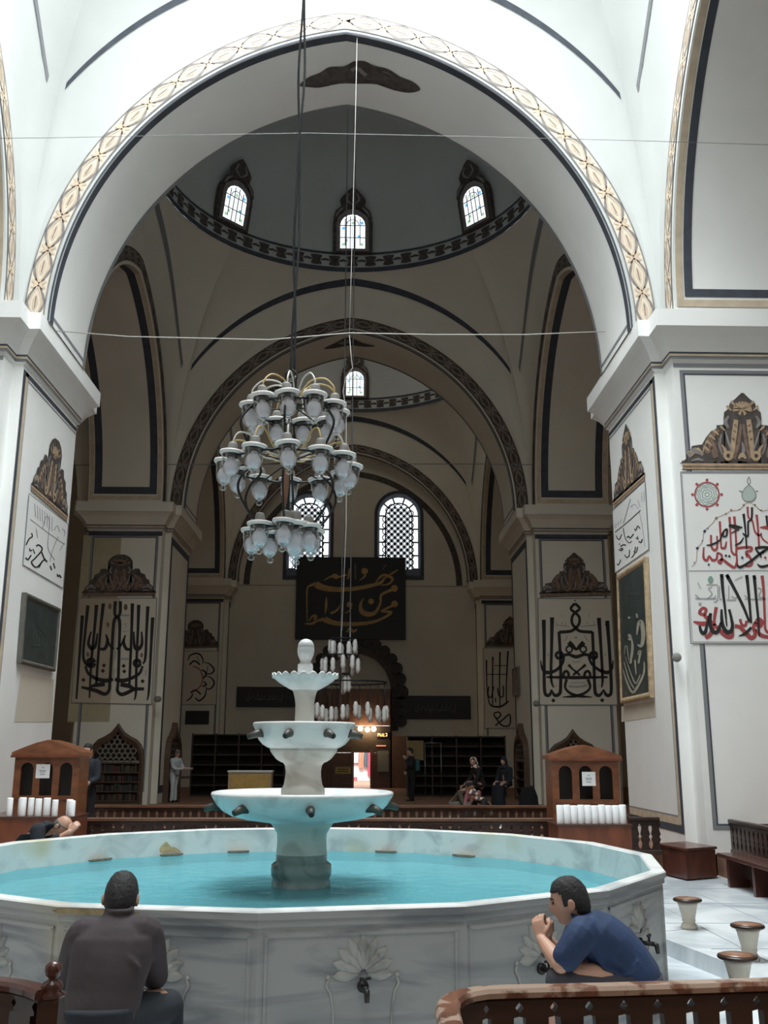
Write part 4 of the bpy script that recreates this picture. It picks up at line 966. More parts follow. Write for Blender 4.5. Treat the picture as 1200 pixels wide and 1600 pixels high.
letters('medallion_ring', 'ink_red', [([(325 + r*math.cos(a), 1255 + r*math.sin(a)) for a in [2*PI*k/16 for k in range(17)]], 8) for r in (132, 142)], f3, t)
letters('medallion_lace', 'ink_green', [([(325 + r*math.cos(a)*(1 + .12*math.sin(8*a)), 1255 + r*math.sin(a)*(1 + .12*math.sin(8*a))) for a in [2*PI*k/32 for k in range(33)]], 8) for r in (25, 55, 85, 112)], f3, t, 1)
dots('medallion_bud', 'ink_red', [(325 + 165*math.cos(PI/4*k), 1255 + 165*math.sin(PI/4*k), 20) for k in range(8)], f3, t)
m = MB(); blob(m, [(800,1150),(850,1200),(875,1270),(840,1325),(760,1325),(725,1270),(750,1200)], f3); m.build('pear_medallion', plain('pale_green_paint', (.45, .52, .48), .8), t)
letters('medallion_ring', 'slate_soft', [([(800,1145),(852,1195),(880,1270),(842,1328),(758,1328),(720,1270),(748,1195),(800,1145)],9), ([(800,1145),(782,1110),(800,1055),(818,1110),(800,1145)],9), ([(690,1215),(725,1222)],12), ([(875,1222),(905,1215)],12)], f3, t)
crest(crest_map((1061.5, 734), (1258, 735), (1160, 614), PY), t)

# ---- inner faces of the front piers: painted sheet, crest and framed board
XLp, XRp = ('X', CX - HALF + .010), ('X', CX + HALF - .010)
c6 = crop(940, 660, 3.556)
t = thing('painted_calligraphy', 'painted white panel of blue-black lettering with slanting line on the right pier inner face', 'painted panel', onX(985, 830, XRp[1]))
q = [(957, 798), (1007.5, 751.5), (1013.7, 858), (961, 895)]
ground('panel_ground', 'panel_white', q, on_plane(idc, XRp, .002), t); border(q, on_plane(idc, XRp, .004), t, 'slate_soft', .9)
f6 = on_plane(c6, XRp, .006)
letters('lettering', 'ink', [([(74,610),(150,548),(216,488)],4), ([(85,640),(98,650),(112,622)],5), ([(80,628),(86,640)],4), ([(120,585),(130,640),(150,668),(168,660)],4), ([(140,640),(150,632),(158,642),(178,620)],6), ([(182,590),(190,600),(200,575),(214,590)],5), ([(105,690),(120,680),(135,682)],6), ([(96,705),(108,712),(118,702),(104,700)],6), ([(85,785),(92,792),(102,775),(106,762)],5), ([(128,735),(138,750),(152,742),(155,708)],5), ([(165,752),(182,730),(188,690)],5), ([(178,715),(192,722),(200,690)],5), ([(190,640),(202,648),(198,632)],5), ([(206,660),(218,668),(226,648)],6), ([(100,680),(98,672)],4)], f6, t)
letters('grey_lettering', 'ink_grey', [([(80 + 14*i, 560 - 11*i), (78 + 14*i, 585 - 11*i)], 3) for i in range(3)] + [([(120,562),(160,425)],4), ([(160,468),(185,455),(205,482)],3), ([(200,430),(214,470)],3), ([(208,490),(226,580),(240,690)],3), ([(235,380),(236,440)],3), ([(222,390),(224,440)],3)], f6, t)
crest(crest_map((957, 796), (1008.5, 749.5), (977.5, 663), XRp), t)
c7 = crop(20, 670, 4.1)
t = thing('painted_calligraphy', 'painted white panel of black and grey lettering on the left pier inner face', 'painted panel', onX(75, 845, XLp[1]))
q = [(45.6, 771), (106.6, 819), (98.5, 919), (36, 882)]
ground('panel_ground', 'panel_white', q, on_plane(idc, XLp, .002), t); border(q, on_plane(idc, XLp, .004), t, 'slate_soft', .9)
f7 = on_plane(c7, XLp, .006)
letters('lettering', 'ink', [([(84,745),(105,705),(125,690),(120,668)],8), ([(108,765),(112,782),(124,775)],7), ([(82,825),(98,838),(118,808)],9), ([(150,750),(170,745),(188,775),(142,830),(120,855),(150,888),(190,850)],9), ([(185,790),(205,838),(222,850)],9), ([(168,888),(188,850),(212,835)],9), ([(240,878),(250,905)],8), ([(260,860),(270,895)],8), ([(285,930),(290,945),(302,935)],9), ([(302,940),(310,955)],9), ([(130,770),(142,800)],6)], f7, t)
letters('grey_lettering', 'ink_grey', [([(112,578),(220,660),(334,742)],4)] + [([(140 + 16*i, 480 + 12*i), (146 + 15*i, 565 + 13*i)], 4) for i in range(8)] + [([(190,640),(215,560),(235,600),(225,760),(270,840)],5), ([(290,690),(250,790),(240,850)],5), ([(318,640),(335,655),(328,690)],4), ([(300,780),(330,730)],4), ([(265,650),(285,620),(300,660)],4), ([(150,640),(160,700)],5)], f7, t)
crest(crest_map((47, 765), (106, 817), (89.5, 687), XLp), t, rounded=True)
def framed(name, label, q, plane, depth, fw, frame, board, extra=None):
    """picture with a moulded frame standing off the wall; q photo corners tl tr br bl of the outer frame"""
    F = lambda d: on_plane(idc, plane, d)
    P_ = [F(depth)(*p) for p in q]; c = sum(P_, Vector())/4
    t = thing(name, label, 'picture', c)
    nrm = Vector((0, -1, 0)) if plane[0] == 'Y' else Vector((-1 if plane[1] > 0 else 1, 0, 0))
    e1, e2 = (P_[1] - P_[0]).normalized(), (P_[3] - P_[0]).normalized()
    def ins(k): return [P_[0] + e1*k + e2*k, P_[1] - e1*k + e2*k, P_[2] - e1*k - e2*k, P_[3] + e1*k - e2*k]
    if fw:
        m = MB(); b = -nrm*depth
        m.loft([[p + b for p in ins(0)], ins(0), [p + nrm*.012 for p in ins(fw*.3)], [p + nrm*.012 for p in ins(fw*.6)], [p - nrm*.012 for p in ins(fw)]])
        m.build('frame', frame, t)
        m = MB(); m.add([p - nrm*.012 for p in ins(fw*.9)], [(0, 1, 2, 3)]); bo = m.build('board', board, t)
    else:
        m = MB(); m.prism(P_, -nrm*depth); bo = m.build('board', board, t)
    return t
t = framed('framed_picture', 'tall framed black board with pale calligraphy on the right pier inner face', [(963, 899.5), (1007, 870), (1016.5, 1090), (969.5, 1099.5)], XRp, .07, .10, 'frame_gold', 'slate_pic')
fp = on_plane(c6, ('X', XRp[1] - .06), .004)
letters('pale_lettering', plain('pale_lettering', (.36, .34, .27), .6), [([(118,1370),(140,1440),(172,1500),(205,1460),(235,1390),(236,1330)],[4,10,14,14,12,6]), ([(125,1330),(150,1420),(180,1480)],[4,8,6]), ([(130,1300),(165,1400),(190,1450),(215,1400)],[3,6,8,5]), ([(196,1180),(205,1120),(222,1110),(232,1180),(222,1240),(200,1235)],[8,16,22,24,18,10]), ([(160,1340),(172,1250),(165,1200)],[14,14,8]), ([(205,1340),(215,1270),(200,1290)],[10,14,8]), ([(150,1080),(156,1090)],12), ([(194,1062),(198,1085)],10), ([(148,1180),(160,1190),(152,1210)],16), ([(140,1240),(150,1320)],5), ([(125,1290),(132,1240)],4), ([(160,1530),(200,1515),(235,1520)],[5,8,4]), ([(185,1320),(192,1400)],[12,6])], fp, t)
letters('faint_lettering', 'dimgilt', [([(120,980),(160,950),(215,960)],4), ([(130,1000),(150,940)],4), ([(180,990),(215,1000)],4)], fp, t)
t = framed('framed_picture', 'silver-framed dark green board on the left pier inner face', [(40.7, 925.5), (95, 951), (86.5, 1049.5), (32.5, 1036)], XLp, .07, .075, 'frame_grey', 'slate_pic')
fp = on_plane(c7, ('X', XLp[1] + .06), .004)
letters('faint_lettering', plain('faint_green_lettering', (.08, .10, .085), .5), [([(120,1330),(160,1300),(200,1340),(170,1390),(130,1380)],6), ([(180,1270),(220,1350),(190,1420)],6), ([(215,1300),(240,1380)],5), ([(130,1260),(150,1330)],5)], fp, t)

# ---- front faces of the second row of piers
P2 = ('Y', ROW[2] - NOTCH - .012)
cA = crop(110, 860, 6.4); fA = on_plane(cA, P2, .012)
t = thing('painted_calligraphy', 'painted panel of mirrored tall black calligraphy on the left pier beyond the fountain', 'painted panel', onY(180, 1010, P2[1]))
q = [(123.5, 934.5), (245, 934.5), (237, 1100.5), (111.5, 1098)]
ground('panel_ground', 'panel_cream', q, on_plane(idc, P2, .003), t); ground('panel_old_half', plain('browned_panel', (.45, .37, .27), .85), [(123.5, 934.5), (188, 934.5), (172, 1100), (111.5, 1098)], on_plane(idc, P2, .006), t); border(q, on_plane(idc, P2, .009), t, 'slate_soft', 1.4)
S1 = [([(120,650),(95,1000),(60,1485)],[26,20,14]), ([(175,550),(150,800),(128,1040),(150,1125),(200,1150)],[26,20,20,22,24]), ([(262,545),(240,800),(210,1100),(190,1475)],[26,20,20,12]), ([(330,530),(300,800),(275,1100),(258,1345)],[26,20,20,18]),
 ([(450,508),(445,640),(490,695),(490,900),(478,1300),(470,1400),(510,1440),(575,1420),(640,1388),(737,1385)],[24,22,24,22,22,24,28,28,26,22]), ([(500,508),(494,640),(440,695),(420,900),(395,1300),(385,1400),(340,1436),(250,1400),(110,1368)],[24,22,24,22,22,24,28,28,18]),
 ([(620,530),(612,800),(600,1100),(590,1345)],[26,20,20,18]), ([(683,545),(675,800),(660,1150),(655,1420),(638,1498)],[26,20,20,18,8]), ([(775,560),(762,800),(750,1070),(725,1135)],[26,20,20,12]), ([(823,670),(805,1000),(785,1400),(766,1502)],[26,20,18,8]),
 ([(208,812),(180,925),(210,978),(250,955),(270,830)],[12,22,28,22,12]), ([(355,840),(372,905),(345,982),(292,985)],[10,22,24,16]), ([(355,840),(395,950),(435,985)],[10,14,18]), ([(712,812),(715,935),(675,988),(640,955),(634,812)],[12,22,28,22,12]), ([(550,845),(532,915),(560,985),(615,985)],[10,22,24,16]), ([(550,845),(500,960),(460,985)],[10,14,18]),
 ([(205 + 26*math.cos(a), 1125 + 26*math.sin(a)) for a in [PI/4*k for k in range(9)]],42), ([(668 + 30*math.cos(a), 1128 + 30*math.sin(a)) for a in [PI/4*k for k in range(9)]],24),
 ([(150,1155),(180,1230),(260,1282),(350,1302),(425,1290)],[16,22,26,30,24]), ([(722,1155),(690,1230),(600,1282),(520,1302),(445,1288)],[16,22,26,30,24]), ([(345,1338),(265,1345),(190,1365)],[30,32,14]), ([(500,1340),(580,1355),(645,1385)],[30,32,14])]
letters('black_lettering', 'ink', bolder(S1, 1.35), fA, t); dots('diamond_dot', 'ink', [(335,1150,22),(325,1205,22),(533,1155,22),(538,1210,22),(130,1295,22),(722,1308,22)], fA, t)
dots('red_bud', 'orn_mid', [(395,560,18),(553,567,20),(375,745,16),(712,1048,14),(175,1040,14)], fA, t, 1.7, 8)
letters('thin_lettering', 'ink_grey', [([(530,740),(560,735),(545,780)],8), ([(515,800),(550,815),(580,795)],8), ([(345,800),(385,812),(400,795)],8), ([(500,650),(590,650)],18), ([(345,650),(400,650)],14), ([(505,1085),(580,1085)],18), ([(440,1180),(430,1300)],10), ([(460,1000),(440,1100)],12), ([(752,1200),(752,1250)],10)], fA, t)
crest(crest_map((126, 932), (245, 931), (189, 866.5), P2), t, rounded=True, light='orn_mid', mid='orn_mid')
cB = crop(835, 850, 6.155); fB = on_plane(cB, P2, .012)
t = thing('painted_calligraphy', 'painted panel of interlaced symmetrical black calligraphy with a lozenge top on the right pier beyond', 'painted panel', onY(900, 1010, P2[1]))
q = [(840.5, 935), (955, 935), (965, 1101.5), (843, 1101.5)]
ground('panel_ground', 'panel_cream', q, on_plane(idc, P2, .003), t); border(q, on_plane(idc, P2, .008), t, 'slate_soft', 1.6)
S2 = [([(90,728),(94,1000),(96,1390),(122,1455),(152,1442),(162,1400)],[30,24,24,26,22,10]), ([(162,1400),(195,1455),(238,1442),(252,1380),(250,1100),(236,845)],[10,24,26,24,22,22]), ([(236,848),(350,838),(405,800),(432,760),(430,700),(390,660),(350,620),(390,572)],[22,22,22,20,20,20,20,20]),
 ([(700,738),(720,1000),(740,1390),(716,1455),(684,1442),(668,1400)],[30,24,24,26,22,10]), ([(668,1400),(628,1455),(592,1442),(580,1380),(570,1100),(558,845)],[10,24,26,24,22,22]), ([(558,848),(440,838),(390,800),(362,760),(364,700),(392,660),(436,620),(390,572)],[22,22,22,20,20,20,20,20]),
 ([(170,705),(165,1000),(160,1290),(186,1380)],[30,22,20,10]), ([(620,710),(640,1000),(656,1290),(646,1380)],[30,22,20,10]), ([(240 + 32*math.cos(a), 1070 + 30*math.sin(a)) for a in [PI/4*k for k in range(9)]],22), ([(570 + 32*math.cos(a), 1070 + 30*math.sin(a)) for a in [PI/4*k for k in range(9)]],22),
 ([(335 + 30*math.cos(a), 1012 + 30*math.sin(a)) for a in [PI/4*k for k in range(9)]],13), ([(470 + 30*math.cos(a), 1012 + 30*math.sin(a)) for a in [PI/4*k for k in range(9)]],13), ([(330,945),(368,980),(402,1012),(440,980),(475,945)],[36,30,20,30,36]), ([(270,1075),(330,1062),(400,1085),(480,1062),(545,1075)],[20,22,26,22,20]),
 ([(285,1075),(268,1150),(200,1218),(120,1236),(76,1200),(60,1120)],[16,20,22,28,18,8]), ([(520,1080),(550,1150),(620,1210),(700,1236),(745,1200),(757,1120)],[16,20,22,28,18,8]), ([(115,1280),(400,1284),(705,1280)],[14,24,14]), ([(278,1285),(284,1240),(305,1222),(326,1240),(330,1285)],20), ([(480,1285),(486,1240),(510,1222),(532,1240),(538,1285)],20),
 ([(328,1160),(370,1205),(425,1245)],[22,14,16]), ([(492,1160),(440,1205),(380,1250)],[22,14,16]), ([(372,1262),(405,1240),(440,1262)],14), ([(310,1300),(296,1380),(345,1435),(430,1462),(555,1472)],[22,18,20,22,6]), ([(515,1300),(536,1380),(480,1435),(395,1462),(272,1472)],[22,18,20,22,6])]
letters('black_lettering', 'ink', bolder(S2, 1.3), fB, t); dots('diamond_dot', 'ink', [(182,1505,22),(652,1503,22),(390,545,9),(90,765,22),(700,775,22),(168,735,20),(622,740,20)], fB, t)
letters('thin_lettering', 'ink_grey', [([(208,780),(260,785),(340,795)],9), ([(215,740),(212,780)],7), ([(265,750),(270,785)],7), ([(300,745),(300,785)],7), ([(450,795),(520,785),(592,780)],9), ([(500,745),(520,770)],7), ([(570,745),(575,780)],7), ([(285,935),(315,900),(300,880)],9), ([(480,880),(500,910),(515,935)],9), ([(385,900),(412,900)],20), ([(330,1368),(420,1372),(505,1360)],16), ([(350,1335),(480,1330)],7), ([(365,1125),(400,1135),(440,1120)],9), ([(125,1060),(135,1075)],14), ([(675,1060),(685,1075)],14), ([(262,680),(265,700)],9), ([(522,680),(525,700)],9), ([(200,1355),(212,1365)],10), ([(612,1355),(624,1365)],10)], fB, t)
crest(crest_map((841, 933.5), (956, 931), (897, 863.5), P2), t, light='orn_mid', mid='orn_mid')

m = MB(); fP = on_plane(idc, P2, -.010); m.add([fP(*p) for p in ((131, 836), (190, 836), (171, 1128), (105, 1128))], [(0, 1, 2, 3)]); struct(m.build('wall_patch', 'plaster_yellow'))
for pl, qq in ((XLp, ((33, 1052), (84, 1062), (81, 1128), (22, 1128))), (XRp, ((971, 1104), (1024, 1095), (1025, 1120), (971, 1128)))):
    m = MB(); fP = on_plane(idc, pl, -.006); m.add([fP(*p) for p in qq], [(0, 1, 2, 3)]); struct(m.build('wall_patch', 'plaster_cream'))

# ---- the last row: parts of panels beside the second piers, plates on the end wall
P3 = ('Y', ROW[3] - NOTCH - .015)
t = thing('painted_calligraphy', 'painted panel with a ring of black loops, half hidden behind the left pier beyond', 'painted panel', onY(310, 1075, P3[1]))
q = [(262, 1017), (341.5, 1017), (337.5, 1101), (262, 1101)]
ground('panel_ground', 'panel_cream', q, on_plane(idc, P3, .003), t); border(q, on_plane(idc, P3, .010), t, 'slate_soft', 1)
fC = on_plane(crop(250, 840, 4), P3, .014)
letters('black_lettering', 'ink', [([(175,770),(190,735),(240,725),(268,760),(265,790)],[5,9,10,8,4]), ([(275,780),(310,790),(338,825),(320,850),(280,850)],[4,8,10,8,5]), ([(285,862),(325,880),(338,915),(310,948),(285,935)],[4,8,10,8,5]), ([(290,945),(280,990),(245,1020),(220,1000)],[6,9,10,6]), ([(205,975),(190,1005),(165,1020)],[8,8,6]), ([(185,795),(215,770),(250,795)],10), ([(262,825),(290,850),(270,880)],10), ([(275,900),(290,920),(265,930)],10), ([(190,970),(225,955),(255,980)],10), ([(230,740),(245,775)],4), ([(300,800),(290,850)],4)], fC, t)
letters('ring', 'ink_red', [([(205 + 62*math.cos(a), 880 + 75*math.sin(a)) for a in [-PI/2 + PI*k/8 for k in range(9)]], 7)], fC, t)
crest(crest_map((266, 1014), (343, 1012), (306, 969), P3), t, rounded=True, light='orn_mid', mid='orn_dark')
t = thing('painted_calligraphy', 'tall painted panel of black letters, half hidden behind the right pier beyond', 'painted panel', onY(785, 1075, P3[1]))
q = [(755.5, 1012.5), (836, 1012.5), (838, 1138), (757, 1138)]
ground('panel_ground', 'panel_cream', q, on_plane(idc, P3, .003), t); border(q, on_plane(idc, P3, .010), t, 'slate_soft', 1)
fC = on_plane(crop(550, 840, 4), P3, .014)
letters('black_lettering', 'ink', [([(840,765),(842,900),(850,1000),(870,1050),(930,1055),(980,1020)],[10,7,7,9,12,8]), ([(880,745),(878,900),(880,1060)],[11,8,7]), ([(925,715),(922,900),(925,1065)],[11,8,7]), ([(975,710),(965,900),(965,1040)],[11,8,7]), ([(845,855),(975,855)],5), ([(890,800),(975,800)],5), ([(855,930),(850,980),(870,1000),(885,930)],8), ([(910,940),(920,990),(945,990),(945,925)],8), ([(885,1100),(915,1090),(930,1110),(905,1130),(885,1105)],9), ([(900,1130),(940,1175),(985,1170),(985,1105),(940,1140),(895,1175)],9), ([(897,1000),(897,1030)],7)], fC, t)
letters('red_lettering', 'ink_red', [([(878,770),(880,850)],5), ([(925,740),(925,790)],5)], fC, t)
crest(crest_map((757, 1011), (838, 1011), (797, 963), P3), t, light='orn_mid', mid='orn_dark')
def plate(name, label, x0, y0, x1, y1, Y=YB, th=.06, mat='board', Z=None):
    a, b = onY(x0, y0, Y - th), onY(x1, y1, Y - th)
    t = thing(name, label, 'wall plate', ((a.x + b.x)/2, Y - th/2, (a.z + b.z)/2))
    m = MB(); m.box((a.x, Y - th, b.z), (b.x, Y - .005, a.z)); m.build('board', mat, t); return t
t = plate('calligraphy_board', 'big black hanging board with gold calligraphy below the two windows', 464, 870, 634, 999.5, YB, .16)
fD = on_plane(crop(455, 860, 6.315), ('Y', YB - .16), .008)
letters('gold_lettering', 'gilt', [([(158,705),(156,400),(188,348),(250,328)],[8,16,22,40]), ([(245,335),(330,372),(480,386),(640,376),(800,345),(885,318),(925,268)],[70,58,46,40,36,30,18]), ([(830,322),(880,262),(925,242),(1000,280),(962,330),(885,345)],[10,24,26,26,20,8]), ([(900,290),(960,250),(1055,190)],[10,20,10]), ([(325,292),(395,258),(435,255),(465,272)],[8,20,52,20]), ([(470,262),(548,240)],18), ([(560,285),(578,180)],18), ([(735,240),(712,270),(670,297)],[22,14,6]), ([(1000,385),(890,440),(880,520),(830,612),(760,630),(695,602),(685,530),(715,470)],[30,26,22,34,50,46,26,6]), ([(348,460),(345,540),(336,625)],[6,26,8]), ([(485,535),(452,590),(390,622)],[6,18,24]), ([(592,560),(570,600),(528,618)],[22,14,6]), ([(1000,545),(885,598)],[26,16]), ([(885,604),(988,610),(900,672),(780,712),(600,728),(430,716),(330,680)],[16,30,24,32,40,46,60]), ([(330,680),(262,692),(205,722),(125,724)],[40,22,24,8]), ([(175,700),(210,648),(246,652),(225,685)],[10,22,30,20]), ([(550,808),(580,768),(608,800),(648,780)],[20,26,26,20])], fD, t)
dots('gold_dot', 'gilt', [(725,205,34),(1018,375,36),(788,503,30),(576,535,30),(1020,528,34)], fD, t, 1.0, 8)
letters('dim_mark', 'dimgilt', [([(635,290),(630,130)],16), ([(900,185),(940,140)],10)], fD, t)
for (a, lb) in (((370, 1073, 463, 1105), 'long black inscription plate on the end wall, left of the portal'), ((632, 1087, 736, 1124), 'long black inscription plate on the end wall, right of the portal')):
    t = plate('inscription_plate', lb, *a)
    fE = on_plane(idc, ('Y', YB - .06), .006); cx0, cy0_, cw, ch = a[0], a[1], a[2] - a[0], a[3] - a[1]
    letters('worn_lettering', 'dimgilt', [([(cx0 + cw*.15 + cw*.07*i, cy0_ + ch*(.5 + .1*math.sin(i*1.7))), (cx0 + cw*.19 + cw*.07*i, cy0_ + ch*(.62 + .1*math.cos(i*2.3))), (cx0 + cw*.21 + cw*.07*i, cy0_ + ch*(.38 + .12*math.sin(i*3.1)))], 1.0) for i in range(9)] + [([(cx0 + cw*.3, cy0_ + ch*.62), (cx0 + cw*.7, cy0_ + ch*.6)], 1.0)], fE, t)
plate('inscription_plate', 'small black plate under the looped calligraphy panel, left background', 290, 1110.5, 326, 1132, ROW[3] - NOTCH, .05)
framed('framed_picture', 'small dark framed picture on the inner face of the far right pier', [(800, 1045), (808.5, 1041), (809.5, 1086), (801, 1088)], ('X', CX + HALF - .01), .06, .06, 'frame_grey', 'orn_mid')

# ================================================================== CUPBOARDS AND SHELVES
M['carve_screen'] = plain('pale_screen', (.30, .27, .22), .7)
M['book_a'] = plain('dark_red_book', (.07, .025, .02), .6); M['book_b'] = plain('dark_green_book', (.03, .04, .035), .6); M['book_c'] = plain('brown_book', (.08, .05, .03), .6)
def ogee(label, P_, w_, zt, zb, n, depth=.14, bookmark=None):
    """pointed-arch cupboard; P_(s, z, o): s across from centre, o out of the wall"""
    h = zt - zb; hw = w_/2
    half = [(1, 0), (1, .56), (.96, .66), (.86, .74), (.70, .80), (.46, .84), (.24, .89), (.10, .95), (0, 1.0)]
    out = [(u*hw, zb + v*h) for u, v in half] + [(-u*hw, zb + v*h) for u, v in reversed(half[:-1])]
    fwid = .12; inn = [(u*(hw - fwid), zb + .06 + v*(h - .06 - fwid*1.9)) for u, v in half] + [(-u*(hw - fwid), zb + .06 + v*(h - .06 - fwid*1.9)) for u, v in reversed(half[:-1])]
    t = thing('ogee_cupboard', label, 'cupboard', P_(0, zb, 0))
    m = MB(); m.loft([[P_(*p, 0) for p in out], [P_(*p, depth) for p in out], [P_(*p, depth + .015) for p in [((a[0]*2 + b[0])/3, (a[1]*2 + b[1])/3) for a, b in zip(out, inn)]], [P_(*p, depth - .02) for p in inn], [P_(*p, .02) for p in inn]]); m.build('frame', 'wood_dull', t)
    m = MB(); m.add([P_(*p, .015) for p in inn], [tuple(range(len(inn)))]); m.build('back', 'void', t)
    iw = hw - fwid; zl = zb + h*.50
    for k in range(5):
        z = zb + .08 + (zl - zb - .08)*k/4; m = MB()
        m.loft([[P_(-iw, z, .02), P_(iw, z, .02), P_(iw, z, depth - .03), P_(-iw, z, depth - .03)], [P_(-iw, z + .035, .02), P_(iw, z + .035, .02), P_(iw, z + .035, depth - .03), P_(-iw, z + .035, depth - .03)]], cap0=True, cap1=True); m.build('shelf', 'wood_dull', t)
    m = MB(); f = lambda u, v: P_(u, v, depth - .04)
    rs = iw*.24; zc = zl + .10; r = 0
    while zc < zt - fwid*2.5:
        lim = iw*(1 if zc < zb + h*.66 else .78 if zc < zb + h*.74 else .42 if zc < zb + h*.8 else .2); x = -rs*3 + (rs/2 if r % 2 else 0)
        while x < rs*3.1:
            if abs(x) < lim: ribbon(m, [(x + rs*.5*math.cos(PI/3*q), zc + rs*.5*math.sin(PI/3*q)) for q in range(6)], .028, f, 1, False, True)
            x += rs
        zc += rs*.8; r += 1
    ribbon(m, [(-iw, zl + .06), (iw, zl + .06)], .05, f, 1, False)
    m.build('lattice', 'carve_screen', t)
    if bookmark:
        src = None
        for k in range(4):
            z = zb + .08 + (zl - zb - .08)*k/4 + .035; s = -iw + .05
            while s < iw - .09:
                bw_ = random.uniform(.04, .07); bh = (zl - zb)/4*random.uniform(.5, .72)
                m = MB(); m.loft([[P_(s, zq, .03), P_(s + bw_, zq, .03), P_(s + bw_, zq, depth - .05), P_(s, zq, depth - .05)] for zq in (z, z + bh)], cap0=True, cap1=True)
                tag(m.build('book', random.choice(['book_a', 'book_b', 'book_c'])), bookmark[0], 'book', bookmark[1]); s += bw_ + random.choice((.006, .006, .02, .1))
    return t
def face_front(x0, x1, ytop, ybot):
    a, b = onY(x0, ybot, P2[1]), onY(x1, ybot, P2[1]); cx = (a.x + b.x)/2; zt = onY((x0 + x1)/2, ytop, P2[1]).z
    return (lambda s, z, o: Vector((cx + s, ROW[2] - NOTCH - o, z))), b.x - a.x, zt
P_, w_, zt = face_front(135, 222, 1130.5, 1250)
ogee('pointed-arch wooden book cupboard with a pierced top on the left pier beyond the fountain', P_, w_, zt, PZ, 0, bookmark=('dark book on the shelves of the left pointed-arch cupboard', 'books in the left cupboard'))
P_, w_, zt = face_front(857, 940, 1139.5, 1250)
ogee('pointed-arch wooden book cupboard half hidden behind the right glazed case', P_, w_, zt, PZ, 0)
for sx, lb in ((-1, 'pointed-arch cupboard seen edge-on on the inner face of the left far pier'), (1, 'pointed-arch cupboard seen edge-on on the inner face of the right far pier')):
    ogee(lb, (lambda s, z, o, sx=sx: Vector((CX + sx*(HALF - o), ROW[2] + SIDE*.55 + s, z))), 2.0, 2.62, PZ, 0, .16)
def rack(label, x0, x1, ytop, Y, rows, cols, mat='wood_dull', depth=.45):
    a, b = onY(x0, ytop, Y), onY(x1, ytop, Y); zt = a.z
    t = thing('shelf_rack', label, 'shelves', ((a.x + b.x)/2, Y, PZ))
    m = MB(); m.box((a.x, Y + depth - .03, PZ), (b.x, Y + depth, zt)); m.build('back', 'void', t)
    for r in range(rows + 1):
        z = PZ + (zt - PZ - .04)*r/rows; m = MB(); m.box((a.x, Y, z), (b.x, Y + depth - .03, z + .04)); m.build('shelf', mat, t)
    for c in range(cols + 1):
        x = a.x + (b.x - a.x - .05)*c/cols; m = MB(); m.box((x, Y - .01, PZ), (x + .05, Y + depth - .03, zt + .02)); m.build('upright', mat, t)
M['wood_black'] = wood('blackened_wood', (0.045, 0.026, 0.018), 0.6)
rack('tall dark shoe shelves along the end wall, left of the portal', 300, 447, 1147, 34.0, 6, 4, 'wood_black')
rack('tall dark shoe shelves along the end wall, right of the portal', 636, 790, 1150, 34.0, 6, 4, 'wood_black')

# ================================================================== THE PORTAL AND ITS WOODEN PORCH
# scalloped stone arch round the portal
pth = [(622, 1142 - 7.5*i) for i in range(9)] + [(557 + 65*math.cos(a), 1078 - 72*math.sin(a)) for a in [PI*k/28 for k in range(1, 28)]] + [(492, 1082 + 7.5*i) for i in range(9)]
pu = [uv(*p) for p in pth]
m = MB(); N_ = len(pu)
cxp, czp = uv(557, 1085)
inn = [(cxp + (u - cxp)*.82, z if z < czp else czp + (z - czp)*.80) for u, z in pu]
m.loft([[(u, YB - .002, z) for u, z in pu], [(u, YB - .10, z) for u, z in pu], [(u, YB - .10, z) for u, z in inn], [(u, YB + .3, z) for u, z in inn]], close=False)
sc = struct(m.build('trim_portal_arch', 'orn_dark'))
M['portal_stone'] = plain('portal_stone', (.04, .034, .03), .7, noise=.3, scale=6)
for i in range(1, N_ - 1):
    if i % 2: continue
    (u0, z0), (u1, z1), (u2, z2) = pu[i-1], pu[i], pu[i+1]
    tx, tz = u2 - u0, z2 - z0; L_ = math.hypot(tx, tz); nx, nz = tz/L_, -tx/L_
    if (u1 - cxp)*nx + (z1 - czp)*nz < 0: nx, nz = -nx, -nz
    m = MB(); rad = L_*.60; m.prism([(u1 + nx*.14 + rad*math.cos(2*PI*k/12), YB - .14, z1 + nz*.14 + rad*math.sin(2*PI*k/12)) for k in range(12)], (0, .135, 0)); m.build('scallop', 'portal_stone', sc)
m = MB(); ty = [p for p in inn if p[1] >= czp - .3]; m.add([(u, YB + .05, z) for u, z in ty], [tuple(range(len(ty)))]); struct(m.build('wall_tympanum', 'plaster_old'))
# porch
M['wood_porch'] = wood('porch_wood', (0.085, 0.035, 0.022), .5, .6)
pc = thing('porch', 'dark wooden draught porch in front of the bright doorway, end of the hall', 'porch', (CX, YB - 1, PZ))
YP = YB - 1.5
def pz(y): return onY(557, y, YP).z
def pxx(x): return onY(x, 1180, YP).x
def panel(name, x0, x1, y0, y1, mat, par=pc, Y=None, th=.06):
    Y = YP if Y is None else Y
    a, b = onY(x0, y0, Y), onY(x1, y1, Y); m = MB(); m.box((a.x, Y, b.z), (b.x, Y + th, a.z)); return m.build(name, mat, par)
panel('lintel_panel', 488, 612, 1078, 1134, 'wood_porch'); panel('frieze', 488, 612, 1134, 1176, 'wood_black')
panel('side_panel', 488, 551, 1176, 1262, 'wood_porch'); panel('side_panel', 580, 612, 1176, 1262, 'wood_porch'); panel('right_wing', 612, 636, 1150, 1262, 'wood_brown'); panel('door_frame', 549, 552.5, 1172, 1262, 'wood_brown', Y=YP - .03); panel('door_frame', 578.5, 582, 1172, 1262, 'wood_brown', Y=YP - .03)
m = MB(); a, b = onY(488, 1078, YP), onY(612, 1078, YP); m.box((a.x, YP, a.z), (b.x, YB, a.z + .06)); m.build('roof', 'wood_porch', pc)
